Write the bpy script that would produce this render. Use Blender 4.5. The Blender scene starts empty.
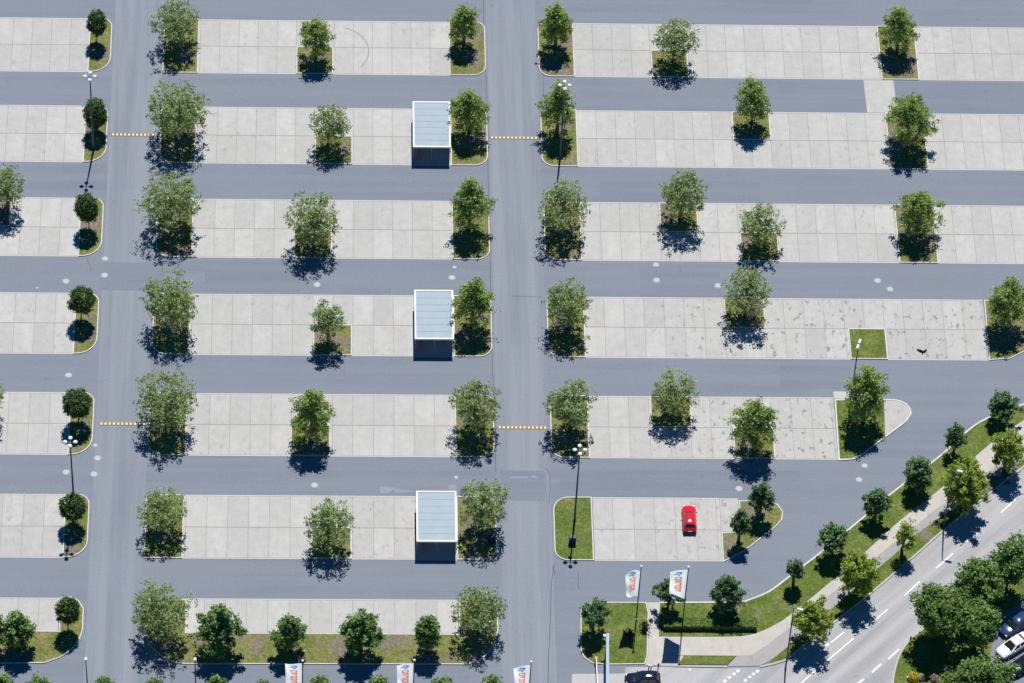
import bpy, bmesh, math, random
import numpy as np
from mathutils import Vector, Matrix

scene = bpy.context.scene
COL = scene.collection
PI = math.pi
rnd = random.Random(7)

# ------------------------------------------------------------------ camera model (also used to survey ground points)
W, H = 1024, 683
FPX = 4634.158
CM = np.array([[0.99914548, -0.0203375, 0.03598195],
               [-0.00729429, 0.77013523, 0.63783894],
               [0.04068302, 0.63755636, -0.76932879]])
CC = np.array([-23.21270743, -363.773617, 438.95965038])

def at(px, py, z=0.0):
    """ground (or height z) point surveyed from the photograph"""
    v = CM.T @ np.array([(px - W / 2) / FPX, -(py - H / 2) / FPX, 1.0])
    t = (z - CC[2]) / v[2]
    p = CC + t * v
    return float(p[0]), float(p[1])

def scale_at(py):
    return 7.69 + (py - 40) * 0.00117

SUN_EL = math.radians(65.5)
SUN_AZ = math.radians(6.3)          # from +Y towards +X
KS = 1 / math.tan(SUN_EL)

# ------------------------------------------------------------------ materials
def new_mat(name):
    m = bpy.data.materials.new(name)
    m.use_nodes = True
    nt = m.node_tree
    b = nt.nodes.get('Principled BSDF')
    return m, nt, b

def N(nt, typ, **kw):
    n = nt.nodes.new(typ)
    for k, v in kw.items():
        if k.startswith('in_'):
            key = k[3:]
            key = int(key) if key.isdigit() else key.replace('_', ' ')
            n.inputs[key].default_value = v
        else:
            setattr(n, k, v)
    return n

def ramp(nt, stops):
    r = nt.nodes.new('ShaderNodeValToRGB')
    el = r.color_ramp.elements
    while len(el) < len(stops):
        el.new(0.5)
    for e, (p, c) in zip(el, stops):
        e.position = p
        e.color = (c[0], c[1], c[2], 1) if not isinstance(c, (int, float)) else (c, c, c, 1)
    return r

def coords(nt, scale=(1, 1, 1), offset=(0, 0, 0), rot=0.0):
    tc = nt.nodes.new('ShaderNodeTexCoord')
    mp = nt.nodes.new('ShaderNodeMapping')
    mp.inputs['Scale'].default_value = scale
    mp.inputs['Location'].default_value = offset
    if rot:
        pre = nt.nodes.new('ShaderNodeVectorRotate'); pre.rotation_type = 'Z_AXIS'; pre.inputs['Angle'].default_value = rot
        nt.links.new(tc.outputs['Object'], pre.inputs['Vector'])
        nt.links.new(pre.outputs[0], mp.inputs['Vector'])
        return mp.outputs['Vector']
    nt.links.new(tc.outputs['Object'], mp.inputs['Vector'])
    return mp.outputs['Vector']

def noise(nt, vec, scale, detail=4, rough=0.55):
    n = N(nt, 'ShaderNodeTexNoise')
    n.inputs['Scale'].default_value = scale
    n.inputs['Detail'].default_value = detail
    n.inputs['Roughness'].default_value = rough
    nt.links.new(vec, n.inputs['Vector'])
    return n.outputs['Fac']

def mixc(nt, fac, a, b, blend='MIX'):
    m = N(nt, 'ShaderNodeMix', data_type='RGBA', blend_type=blend)
    if isinstance(fac, (int, float)):
        m.inputs[0].default_value = fac
    else:
        nt.links.new(fac, m.inputs[0])
    for sock, v in ((m.inputs[6], a), (m.inputs[7], b)):
        if isinstance(v, tuple):
            sock.default_value = (v[0], v[1], v[2], 1)
        else:
            nt.links.new(v, sock)
    return m.outputs[2]

def simple(name, col, rough=0.5, metal=0.0, var=0.12, vscale=6.0, coat=0.0):
    m, nt, b = new_mat(name)
    v = coords(nt)
    f = noise(nt, v, vscale, 3)
    lo = tuple(c * (1 - var) for c in col)
    hi = tuple(min(1, c * (1 + var)) for c in col)
    nt.links.new(mixc(nt, f, lo, hi), b.inputs['Base Color'])
    b.inputs['Roughness'].default_value = rough
    b.inputs['Metallic'].default_value = metal
    b.inputs['Specular IOR Level'].default_value = 0.2
    b.inputs['Coat Weight'].default_value = coat
    return m

def asphalt(name, c0, c1, c2, streak, amp=1.0, rot=0.0):
    """c0..c2 tones, streak = mapping scale for wear streaks"""
    m, nt, b = new_mat(name)
    v = coords(nt)
    vs = coords(nt, streak, rot=rot)
    big = ramp(nt, [(0.32, 0), (0.68, 1)])
    nt.links.new(noise(nt, v, 0.07, 5, 0.6), big.inputs[0])
    st = ramp(nt, [(0.38, 0), (0.60, 1)])
    nt.links.new(noise(nt, vs, 1.0, 4, 0.6), st.inputs[0])
    col = mixc(nt, big.outputs[0], c0, c1)
    col = mixc(nt, st.outputs[0], col, c2)
    gr = ramp(nt, [(0.3, (0.90,) * 3), (0.7, (1.08,) * 3)])
    nt.links.new(noise(nt, v, 4.5, 3, 0.7), gr.inputs[0])
    col = mixc(nt, 1.0, col, gr.outputs[0], 'MULTIPLY')
    spots = ramp(nt, [(0.70, (1, 1, 1)), (0.76, (0.80, 0.80, 0.82))])
    nt.links.new(noise(nt, v, 0.55, 3, 0.5), spots.inputs[0])
    col = mixc(nt, 0.8 * amp, col, spots.outputs[0], 'MULTIPLY')
    pale = ramp(nt, [(0.66, 0), (0.8, 0.45)])
    nt.links.new(noise(nt, coords(nt, (1, 1, 1), (31, 7, 0)), 0.22, 6, 0.7), pale.inputs[0])
    col = mixc(nt, pale.outputs[0], col, tuple(min(1, c * 1.25) for c in c2))
    nt.links.new(col, b.inputs['Base Color'])
    b.inputs['Roughness'].default_value = 0.85
    b.inputs['Specular IOR Level'].default_value = 0.3
    bp = N(nt, 'ShaderNodeBump', in_Strength=0.25, in_Distance=0.02)
    nt.links.new(noise(nt, v, 14, 3), bp.inputs['Height'])
    nt.links.new(bp.outputs[0], b.inputs['Normal'])
    return m

def concrete(name, c0, c1, stain=0.5):
    m, nt, b = new_mat(name)
    v = coords(nt)
    geo = N(nt, 'ShaderNodeNewGeometry')
    rr = ramp(nt, [(0, c0), (1, c1)])
    nt.links.new(geo.outputs['Random Per Island'], rr.inputs[0])
    mott = ramp(nt, [(0.3, (0.90, 0.90, 0.90)), (0.7, (1.06, 1.05, 1.04))])
    nt.links.new(noise(nt, v, 0.9, 6, 0.65), mott.inputs[0])
    col = mixc(nt, 1.0, rr.outputs[0], mott.outputs[0], 'MULTIPLY')
    fine = ramp(nt, [(0.3, (0.93,) * 3), (0.7, (1.05,) * 3)])
    nt.links.new(noise(nt, v, 6.5, 3, 0.7), fine.inputs[0])
    col = mixc(nt, 1.0, col, fine.outputs[0], 'MULTIPLY')
    # oil drips and tyre scuffs, heavier in a few stretches of the lot
    zn = ramp(nt, [(0.42, 0.08), (0.66, 0.4)])
    nt.links.new(noise(nt, coords(nt, (1, 1, 1), (63, 18, 0)), 0.06, 2), zn.inputs[0])
    tc = N(nt, 'ShaderNodeTexCoord'); sx = N(nt, 'ShaderNodeSeparateXYZ'); nt.links.new(tc.outputs['Object'], sx.inputs[0])
    mx_ = N(nt, 'ShaderNodeMapRange', in_1=12.0, in_2=27.0); nt.links.new(sx.outputs[0], mx_.inputs[0])
    my_ = N(nt, 'ShaderNodeMapRange', in_1=11.0, in_2=5.0); nt.links.new(sx.outputs[1], my_.inputs[0])
    mz_ = N(nt, 'ShaderNodeMath', operation='MULTIPLY'); nt.links.new(mx_.outputs[0], mz_.inputs[0]); nt.links.new(my_.outputs[0], mz_.inputs[1])
    zone = N(nt, 'ShaderNodeMath', operation='MAXIMUM'); nt.links.new(zn.outputs[0], zone.inputs[0]); nt.links.new(mz_.outputs[0], zone.inputs[1])
    sp = ramp(nt, [(0.565, 0), (0.66, 1)])
    nt.links.new(noise(nt, coords(nt, (1.0, 0.6, 1)), 1.35, 5, 0.62), sp.inputs[0])
    mm = N(nt, 'ShaderNodeMath', operation='MULTIPLY')
    nt.links.new(zone.outputs[0], mm.inputs[0]); nt.links.new(sp.outputs[0], mm.inputs[1])
    m2 = N(nt, 'ShaderNodeMath', operation='MULTIPLY', in_1=stain)
    nt.links.new(mm.outputs[0], m2.inputs[0])
    col = mixc(nt, m2.outputs[0], col, (0.12, 0.118, 0.118))
    wash = ramp(nt, [(0.42, 0), (0.70, 0.42)])
    nt.links.new(noise(nt, coords(nt, (1, 0.35, 1), (5, 90, 0)), 0.5, 5, 0.65), wash.inputs[0])
    col = mixc(nt, wash.outputs[0], col, (0.350, 0.340, 0.325))
    nt.links.new(col, b.inputs['Base Color'])
    b.inputs['Roughness'].default_value = 0.9
    b.inputs['Specular IOR Level'].default_value = 0.2
    return m

def grass_mat(name, green, olive, dry, soil, soil_at=0.60):
    m, nt, b = new_mat(name)
    v = coords(nt)
    a = ramp(nt, [(0.30, green), (0.52, olive), (0.70, dry)])
    nt.links.new(noise(nt, v, 0.42, 6, 0.7), a.inputs[0])
    s = ramp(nt, [(soil_at, 0), (soil_at + 0.10, 1)])
    nt.links.new(noise(nt, coords(nt, (1, 1, 1), (11, 47, 0)), 0.24, 5, 0.6), s.inputs[0])
    col = mixc(nt, s.outputs[0], a.outputs[0], soil)
    f = ramp(nt, [(0.30, (0.45,) * 3), (0.70, (1.45,) * 3)])
    nt.links.new(noise(nt, v, 3.2, 5, 0.78), f.inputs[0])
    col = mixc(nt, 1.0, col, f.outputs[0], 'MULTIPLY')
    nt.links.new(col, b.inputs['Base Color'])
    b.inputs['Roughness'].default_value = 0.95
    b.inputs['Specular IOR Level'].default_value = 0.1
    bp = N(nt, 'ShaderNodeBump', in_Strength=0.8, in_Distance=0.08)
    nt.links.new(noise(nt, v, 7, 4, 0.7), bp.inputs['Height'])
    nt.links.new(bp.outputs[0], b.inputs['Normal'])
    return m

def leaf_mat(name, dark, mid, light, trans=0.25, rough=0.5, spec=0.35):
    m, nt, b = new_mat(name)
    geo = N(nt, 'ShaderNodeNewGeometry')
    r = ramp(nt, [(0.0, dark), (0.5, mid), (1.0, light)])
    nt.links.new(geo.outputs['Random Per Island'], r.inputs[0])
    nt.links.new(r.outputs[0], b.inputs['Base Color'])
    b.inputs['Roughness'].default_value = rough
    b.inputs['Specular IOR Level'].default_value = spec
    tr = N(nt, 'ShaderNodeBsdfTranslucent')
    tcol = mixc(nt, 1.0, r.outputs[0], (1.25, 1.25, 0.55), 'MULTIPLY')
    nt.links.new(tcol, tr.inputs['Color'])
    mx = N(nt, 'ShaderNodeMixShader', in_0=trans)
    nt.links.new(b.outputs[0], mx.inputs[1]); nt.links.new(tr.outputs[0], mx.inputs[2])
    out = nt.nodes['Material Output']
    nt.links.new(mx.outputs[0], out.inputs['Surface'])
    return m

M = {}
M['asphalt'] = asphalt('aisle_asphalt', (0.150, 0.174, 0.221), (0.184, 0.207, 0.253), (0.184, 0.206, 0.250), (0.015, 0.7, 1))
M['drive'] = asphalt('drive_asphalt', (0.168, 0.189, 0.235), (0.194, 0.215, 0.259), (0.222, 0.240, 0.282), (0.6, 0.02, 1))
M['street'] = asphalt('street_asphalt', (0.265, 0.264, 0.288), (0.315, 0.312, 0.334), (0.385, 0.380, 0.394), (0.45, 0.02, 1), rot=math.radians(45))
M['access'] = asphalt('access_paving', (0.37, 0.365, 0.375), (0.41, 0.405, 0.41), (0.42, 0.41, 0.41), (0.3, 0.3, 1))
M['bay'] = concrete('bay_concrete', (0.405, 0.402, 0.396), (0.466, 0.462, 0.455), 0.8)
M['joint'] = simple('joint_sealant', (0.255, 0.25, 0.25), 0.9, var=0.35, vscale=3.0)
M['edge'] = simple('edge_stone', (0.50, 0.49, 0.47), 0.85, var=0.12, vscale=2.0)
M['kerb'] = simple('kerb_concrete', (0.56, 0.54, 0.505), 0.85, var=0.28, vscale=2.2)
M['kerb_dull'] = simple('kerb_weathered', (0.42, 0.40, 0.38), 0.9, var=0.2, vscale=1.5)
M['path'] = concrete('path_paving', (0.44, 0.42, 0.385), (0.48, 0.455, 0.42), 0.2)
M['bike'] = concrete('cycle_path', (0.31, 0.30, 0.31), (0.34, 0.33, 0.335), 0.2)
M['gravel'] = concrete('pale_gravel', (0.42, 0.41, 0.40), (0.46, 0.45, 0.44), 0.3)
M['grass'] = grass_mat('island_grass', (0.105, 0.140, 0.030), (0.175, 0.185, 0.065), (0.245, 0.215, 0.110), (0.200, 0.172, 0.135), 0.50)
M['lawn'] = grass_mat('verge_grass', (0.068, 0.122, 0.022), (0.122, 0.160, 0.038), (0.205, 0.200, 0.080), (0.205, 0.180, 0.125), 0.60)
M['soil'] = grass_mat('bare_soil', (0.165, 0.145, 0.095), (0.200, 0.175, 0.125), (0.220, 0.190, 0.150), (0.180, 0.160, 0.140), 0.45)
M['crack'] = simple('crack_sealant', (0.075, 0.080, 0.095), 0.9)
M['tyre_mark'] = simple('tyre_rubber_mark', (0.28, 0.275, 0.27), 0.9, var=0.3)
M['paint'] = simple('road_paint', (0.74, 0.74, 0.73), 0.7, var=0.12, vscale=2)
M['patch'] = simple('stain_pale', (0.225, 0.25, 0.30), 0.9, var=0.2, vscale=1.2)
M['patch_asphalt'] = asphalt('patched_asphalt', (0.143, 0.167, 0.213), (0.170, 0.194, 0.239), (0.174, 0.196, 0.240), (0.02, 0.8, 1))
M['manhole'] = simple('manhole_iron', (0.40, 0.41, 0.44), 0.6, 0.0, var=0.2)
M['manhole_ring'] = simple('manhole_concrete', (0.38, 0.39, 0.42), 0.85)
M['bark'] = simple('bark', (0.085, 0.066, 0.050), 0.9, var=0.4, vscale=4)
M['bark_pale'] = simple('bark_pale', (0.14, 0.12, 0.085), 0.9, var=0.4, vscale=4)
M['leaf_airy'] = leaf_mat('leaf_airy', (0.125, 0.178, 0.075), (0.245, 0.325, 0.14), (0.44, 0.535, 0.265), 0.45, 0.5, 0.4)
M['leaf_upright'] = leaf_mat('leaf_upright', (0.122, 0.192, 0.052), (0.245, 0.348, 0.095), (0.44, 0.55, 0.185), 0.45, 0.5, 0.4)
M['leaf_globe'] = leaf_mat('leaf_globe', (0.022, 0.066, 0.014), (0.045, 0.108, 0.02), (0.095, 0.17, 0.036), 0.22, 0.5, 0.4)
M['leaf_maple'] = leaf_mat('leaf_maple', (0.07, 0.15, 0.036), (0.145, 0.26, 0.07), (0.27, 0.39, 0.135), 0.32, 0.5, 0.4)
M['leaf_young'] = leaf_mat('leaf_young', (0.048, 0.115, 0.042), (0.098, 0.195, 0.068), (0.19, 0.31, 0.13), 0.27, 0.5, 0.4)
M['leaf_lime'] = leaf_mat('leaf_lime', (0.135, 0.215, 0.026), (0.26, 0.36, 0.048), (0.4, 0.48, 0.09), 0.4, 0.5, 0.4)
M['leaf_dense'] = leaf_mat('leaf_dense', (0.065, 0.145, 0.028), (0.125, 0.225, 0.044), (0.225, 0.33, 0.085), 0.34, 0.5, 0.4)
M['leaf_hedge'] = leaf_mat('leaf_hedge', (0.075, 0.140, 0.025), (0.130, 0.205, 0.040), (0.19, 0.27, 0.06), 0.2)
M['leaf_purple'] = leaf_mat('leaf_purple', (0.016, 0.018, 0.016), (0.026, 0.030, 0.022), (0.045, 0.050, 0.034), 0.12, 0.6, 0.2)
M['leaf_gold'] = leaf_mat('leaf_gold', (0.30, 0.26, 0.02), (0.50, 0.44, 0.03), (0.66, 0.58, 0.06), 0.25)
M['leaf_pink'] = leaf_mat('leaf_pink', (0.20, 0.16, 0.10), (0.40, 0.28, 0.24), (0.55, 0.42, 0.38), 0.25)
M['white'] = simple('white_steel', (0.72, 0.74, 0.76), 0.6, 0.0, 0.05)
M['lamp_grey'] = simple('lamp_steel', (0.10, 0.11, 0.13), 0.45, 0.4, 0.1)
M['lamp_white'] = simple('lamp_housing', (0.62, 0.64, 0.68), 0.6, 0.0, 0.06)
M['dark_steel'] = simple('dark_steel', (0.055, 0.060, 0.070), 0.5, 0.3)
M['galv'] = simple('galvanised_steel', (0.42, 0.44, 0.47), 0.4, 0.7)
M['red_plastic'] = simple('red_plastic', (0.55, 0.06, 0.08), 0.4)
M['yellow'] = simple('yellow_paint', (0.78, 0.60, 0.16), 0.6)
M['rubber'] = simple('worn_yellow_rubber', (0.23, 0.18, 0.09), 0.85)
M['cream'] = simple('cream_paint', (0.66, 0.58, 0.38), 0.7)
M['blue_box'] = simple('blue_box_paint', (0.020, 0.045, 0.110), 0.35)
M['blue_sign'] = simple('pale_blue_panel', (0.25, 0.31, 0.39), 0.6)
M['beam'] = simple('pale_beam_paint', (0.34, 0.41, 0.52), 0.7)
M['orange'] = simple('orange_post', (0.62, 0.33, 0.18), 0.6)
M['rust'] = simple('rusty_brown', (0.14, 0.05, 0.035), 0.7)
M['tyre'] = simple('tyre', (0.018, 0.018, 0.018), 0.85)
M['rim'] = simple('alloy_rim', (0.45, 0.46, 0.48), 0.3, 0.8)
M['plate'] = simple('plate_white', (0.75, 0.75, 0.73), 0.4)
M['lens_red'] = simple('tail_lens', (0.35, 0.01, 0.012), 0.2)
M['lens_clear'] = simple('head_lens', (0.70, 0.72, 0.75), 0.15)
M['trim'] = simple('black_trim', (0.02, 0.02, 0.022), 0.6)

def car_paint(name, col, rough=0.16):
    m, nt, b = new_mat(name)
    v = coords(nt)
    nt.links.new(mixc(nt, noise(nt, v, 3, 2), tuple(c * 0.93 for c in col), col), b.inputs['Base Color'])
    b.inputs['Roughness'].default_value = rough
    b.inputs['Coat Weight'].default_value = 0.15
    b.inputs['Specular IOR Level'].default_value = 0.3
    b.inputs['Coat Roughness'].default_value = 0.03
    return m
M['car_red'] = car_paint('red_car_paint', (0.62, 0.012, 0.030))
M['car_navy'] = car_paint('navy_car_paint', (0.010, 0.016, 0.036))
M['car_blue'] = car_paint('blue_car_paint', (0.022, 0.050, 0.130))
M['car_white'] = car_paint('white_car_paint', (0.80, 0.81, 0.82))
M['car_black'] = car_paint('black_car_paint', (0.012, 0.014, 0.024))

def glass_dark():
    m, nt, b = new_mat('car_glass')
    v = coords(nt)
    nt.links.new(mixc(nt, noise(nt, v, 2, 2), (0.012, 0.016, 0.022), (0.020, 0.028, 0.036)), b.inputs['Base Color'])
    b.inputs['Roughness'].default_value = 0.06
    b.inputs['Specular IOR Level'].default_value = 0.8
    return m
M['glass'] = glass_dark()

def roof_panel():
    m, nt, b = new_mat('shelter_roof_sheet')
    v = coords(nt)
    col = mixc(nt, noise(nt, v, 0.6, 5), (0.28, 0.345, 0.415), (0.345, 0.41, 0.475))
    st = ramp(nt, [(0.42, 0), (0.75, 0.75)])
    nt.links.new(noise(nt, coords(nt, (0.6, 1.6, 1)), 1.4, 5, 0.7), st.inputs[0])
    col = mixc(nt, st.outputs[0], col, (0.28, 0.34, 0.36))
    nt.links.new(col, b.inputs['Base Color'])
    b.inputs['Roughness'].default_value = 0.55
    b.inputs['Specular IOR Level'].default_value = 0.12
    return m
M['roof_sheet'] = roof_panel()

def cloth(name, ca, cb):
    m, nt, b = new_mat(name)
    v = coords(nt)
    c = mixc(nt, noise(nt, v, 2.5, 3), ca, cb)
    nt.links.new(c, b.inputs['Base Color'])
    b.inputs['Roughness'].default_value = 0.85
    tr = N(nt, 'ShaderNodeBsdfTranslucent')
    nt.links.new(c, tr.inputs['Color'])
    mx = N(nt, 'ShaderNodeMixShader', in_0=0.82)
    nt.links.new(b.outputs[0], mx.inputs[1]); nt.links.new(tr.outputs[0], mx.inputs[2])
    nt.links.new(mx.outputs[0], nt.nodes['Material Output'].inputs['Surface'])
    return m
M['cloth'] = cloth('flag_cloth', (0.90, 0.91, 0.93), (0.95, 0.96, 0.97))
M['flag_blue'] = cloth('flag_blue', (0.05, 0.30, 0.70), (0.06, 0.34, 0.75))
M['flag_orange'] = cloth('flag_orange', (0.90, 0.24, 0.12), (0.95, 0.28, 0.14))

# ------------------------------------------------------------------ mesh helpers
class MB:
    """collects primitives into one bmesh; slot per material index"""
    def __init__(self):
        self.bm = bmesh.new()
    def face(self, vs, mi=0):
        bv = [self.bm.verts.new(v) for v in vs]
        f = self.bm.faces.new(bv); f.material_index = mi
        return f
    def box(self, c, s, rz=0.0, mi=0, taper=1.0):
        x, y, z = s[0] / 2, s[1] / 2, s[2] / 2
        R = Matrix.Rotation(rz, 3, 'Z')
        pts = []
        for k, dz in enumerate((-z, z)):
            t = taper if k else 1.0
            for dx, dy in ((-x, -y), (x, -y), (x, y), (-x, y)):
                pts.append(Vector(c) + R @ Vector((dx * t, dy * t, dz)))
        v = [self.bm.verts.new(p) for p in pts]
        for q in ((3, 2, 1, 0), (4, 5, 6, 7), (0, 1, 5, 4), (1, 2, 6, 5), (2, 3, 7, 6), (3, 0, 4, 7)):
            f = self.bm.faces.new([v[i] for i in q]); f.material_index = mi
    def tube(self, pts, rad, n=8, mi=0, cap=True):
        pts = [Vector(p) for p in pts]
        if isinstance(rad, (int, float)):
            rad = [rad] * len(pts)
        rings = []
        for i, p in enumerate(pts):
            a = pts[max(0, i - 1)]; b = pts[min(len(pts) - 1, i + 1)]
            d = (b - a).normalized()
            u = d.cross(Vector((0, 0, 1)))
            if u.length < 1e-3: u = d.cross(Vector((0, 1, 0)))
            u.normalize(); w = d.cross(u)
            rings.append([self.bm.verts.new(p + rad[i] * (math.cos(2 * PI * k / n) * u + math.sin(2 * PI * k / n) * w)) for k in range(n)])
        for a, b in zip(rings, rings[1:]):
            for k in range(n):
                f = self.bm.faces.new((a[k], a[(k + 1) % n], b[(k + 1) % n], b[k])); f.material_index = mi; f.smooth = True
        if cap:
            self.bm.faces.new(rings[0][::-1]).material_index = mi
            self.bm.faces.new(rings[-1]).material_index = mi
    def lathe(self, c, prof, n=16, mi=0, sx=1, sy=1, rz=0):
        rings = []
        for r, z in prof:
            rings.append([self.bm.verts.new((c[0] + max(r, .001) * sx * math.cos(2 * PI * k / n + rz), c[1] + max(r, .001) * sy * math.sin(2 * PI * k / n + rz), c[2] + z)) for k in range(n)])
        for a, b in zip(rings, rings[1:]):
            for k in range(n):
                f = self.bm.faces.new((a[k], a[(k + 1) % n], b[(k + 1) % n], b[k])); f.material_index = mi; f.smooth = True
        self.bm.faces.new(rings[0][::-1]).material_index = mi
        self.bm.faces.new(rings[-1]).material_index = mi
    def sheet(self, poly, z, mi=0):
        f = self.face([(p[0], p[1], z) for p in poly], mi)
        f.normal_update()
        if f.normal.z < 0: f.normal_flip()
        return f
    def prism(self, poly, z0, z1, mi=0):
        if area(poly) < 0: poly = poly[::-1]
        a = [self.bm.verts.new((p[0], p[1], z0)) for p in poly]
        b = [self.bm.verts.new((p[0], p[1], z1)) for p in poly]
        n = len(poly)
        for i in range(n):
            self.bm.faces.new((a[i], a[(i + 1) % n], b[(i + 1) % n], b[i])).material_index = mi
        self.bm.faces.new(b).material_index = mi
    def ring(self, outer, inner, z0, z1, mi=0):
        n = len(outer)
        o0 = [self.bm.verts.new((p[0], p[1], z0)) for p in outer]
        o1 = [self.bm.verts.new((p[0], p[1], z1)) for p in outer]
        i0 = [self.bm.verts.new((p[0], p[1], z0)) for p in inner]
        i1 = [self.bm.verts.new((p[0], p[1], z1)) for p in inner]
        for k in range(n):
            j = (k + 1) % n
            for q in ((o0[k], o0[j], o1[j], o1[k]), (o1[k], o1[j], i1[j], i1[k]), (i1[k], i1[j], i0[j], i0[k])):
                self.bm.faces.new(q).material_index = mi
    def strip(self, line, w, z0, z1, mi=0):
        """raised band of width w along a polyline (kerb)"""
        L = offset_line(line, w / 2); R_ = offset_line(line, -w / 2)
        a0 = [self.bm.verts.new((p[0], p[1], z0)) for p in L]; a1 = [self.bm.verts.new((p[0], p[1], z1)) for p in L]
        b0 = [self.bm.verts.new((p[0], p[1], z0)) for p in R_]; b1 = [self.bm.verts.new((p[0], p[1], z1)) for p in R_]
        for k in range(len(line) - 1):
            for q in ((a1[k], b1[k], b1[k + 1], a1[k + 1]), (a0[k], a1[k], a1[k + 1], a0[k + 1]), (b1[k], b0[k], b0[k + 1], b1[k + 1])):
                self.bm.faces.new(q).material_index = mi
    def build(self, name, mats, parent=None, smooth=False, tri=False, recalc=True):
        if recalc: bmesh.ops.recalc_face_normals(self.bm, faces=self.bm.faces)
        if tri: bmesh.ops.triangulate(self.bm, faces=[f for f in self.bm.faces if len(f.verts) > 4])
        me = bpy.data.meshes.new(name)
        self.bm.to_mesh(me); self.bm.free()
        if smooth:
            for p in me.polygons: p.use_smooth = True
        if not isinstance(mats, (list, tuple)): mats = [mats]
        for m in mats: me.materials.append(m)
        o = bpy.data.objects.new(name, me)
        COL.objects.link(o)
        if parent: o.parent = parent
        return o

def area(p):
    return 0.5 * sum(p[i][0] * p[(i + 1) % len(p)][1] - p[(i + 1) % len(p)][0] * p[i][1] for i in range(len(p)))

def offset_poly(poly, d):
    """inset a polygon by d metres"""
    if area(poly) < 0: poly = poly[::-1]
    n = len(poly); out = []
    for i in range(n):
        p0, p1, p2 = Vector(poly[i - 1]), Vector(poly[i]), Vector(poly[(i + 1) % n])
        a = (p1 - p0).normalized(); b = (p2 - p1).normalized()
        na, nb = Vector((-a.y, a.x)), Vector((-b.y, b.x))
        m = (na + nb)
        if m.length < 1e-6: m = na
        m.normalize()
        k = d / max(0.35, m.dot(na))
        out.append(tuple(p1 + m * k))
    return poly, out

def offset_line(line, d):
    out = []
    n = len(line)
    for i in range(n):
        p1 = Vector(line[i][:2])
        a = (p1 - Vector(line[i - 1][:2])).normalized() if i else None
        b = (Vector(line[i + 1][:2]) - p1).normalized() if i < n - 1 else None
        a = a or b; b = b or a
        na, nb = Vector((-a.y, a.x)), Vector((-b.y, b.x))
        m = (na + nb).normalized()
        out.append(tuple(p1 + m * d / max(0.4, m.dot(na))))
    return out

def round_rect(x0, y0, x1, y1, bl=0, br=0, tr=0, tl=0, n=7):
    pts = []
    for cx, cy, r, a0 in ((x0, y0, bl, PI), (x1, y0, br, 1.5 * PI), (x1, y1, tr, 0), (x0, y1, tl, 0.5 * PI)):
        if r <= 0: pts.append((cx, cy)); continue
        ox = cx + r if cx == x0 else cx - r
        oy = cy + r if cy == y0 else cy - r
        for k in range(n + 1):
            a = a0 + 0.5 * PI * k / n
            pts.append((ox + r * math.cos(a), oy + r * math.sin(a)))
    return pts

def smooth_line(pts, n=5):
    """Catmull-Rom through surveyed points"""
    P = [Vector(p[:2]) for p in pts]
    P = [2 * P[0] - P[1]] + P + [2 * P[-1] - P[-2]]
    out = []
    for i in range(1, len(P) - 2):
        for k in range(n):
            t = k / n
            a, b, c, d = P[i - 1], P[i], P[i + 1], P[i + 2]
            q = 0.5 * ((2 * b) + (c - a) * t + (2 * a - 5 * b + 4 * c - d) * t * t + (3 * b - a - 3 * c + d) * t ** 3)
            out.append((q.x, q.y))
    out.append(tuple(P[-2]))
    return out

def px(pts): return [at(*p) for p in pts]

def structure(o, kind='structure'):
    o['kind'] = kind
    return o

def thing(name, loc, label, cat, rz=0.0, group=None):
    o = bpy.data.objects.new(name, None)
    o.empty_display_size = 0.3
    COL.objects.link(o)
    o.location = loc; o.rotation_euler = (0, 0, rz)
    o['label'] = label; o['category'] = cat
    if group: o['group'] = group
    return o

def copy_tree(o, parent=None):
    c = o.copy(); COL.objects.link(c)
    c.parent = parent
    for ch in [k for k in bpy.data.objects if k.parent == o]:
        copy_tree(ch, c)
    return c

# ------------------------------------------------------------------ the setting: ground, bays, islands
TOP = [54.08, 38.67, 22.96, 7.29, -8.53, -24.16, -39.53]
BOT = [44.53, 28.95, 13.22, -2.50, -18.20, -33.66, -44.58]
MID = [49.33, 33.80, 18.05, 2.42, -13.38, -28.98, None]
LX1 = -53.75          # right end of left bay block
MX0, MX1 = -39.65, -7.16
RX0 = 9.05

b = MB(); b.sheet([(-2500, -2500), (2500, -2500), (2500, 2500), (-2500, 2500)], 0.0)
structure(b.build('ground', M['asphalt']))
b = MB()
b.sheet([(-50.6, -70), (-44.3, -70), (-44.3, 200), (-50.6, 200)], 0.004)
b.sheet([(-2.2, -70), (4.15, -70), (4.15, 200), (-2.2, 200)], 0.004)
structure(b.build('drive_lane', M['drive']))

slabs = MB(); base = MB(); edges = MB()
def bays(x0, x1, row, phase, holes=(), y0=None, y1=None, split=True):
    """one paved row: slabs of 2.48 m, centre joint, pale edge stones"""
    yt, yb, ym = y1 or TOP[row], y0 or BOT[row], MID[row]
    base.sheet([(x0, yb), (x1, yb), (x1, yt), (x0, yt)], 0.006)
    e = 0.13
    edges.sheet([(x0, yt - e), (x1, yt - e), (x1, yt), (x0, yt)], 0.014)
    edges.sheet([(x0, yb), (x1, yb), (x1, yb + e), (x0, yb + e)], 0.014)
    xs = [x0]
    k = math.ceil((x0 - phase) / 2.48 + 0.05)
    while phase + 2.48 * k < x1 - 0.15:
        xs.append(phase + 2.48 * k); k += 1
    xs.append(x1)
    spans = [(yb + e, ym), (ym, yt - e)] if (split and ym) else [(yb + e, yt - e)]
    for a, c in zip(xs, xs[1:]):
        for (s0, s1) in spans:
            g = 0.030; gy = 0.055
            slabs.sheet([(a + g, s0 + gy), (c - g, s0 + gy), (c - g, s1 - gy), (a + g, s1 - gy)], 0.010)
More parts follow.
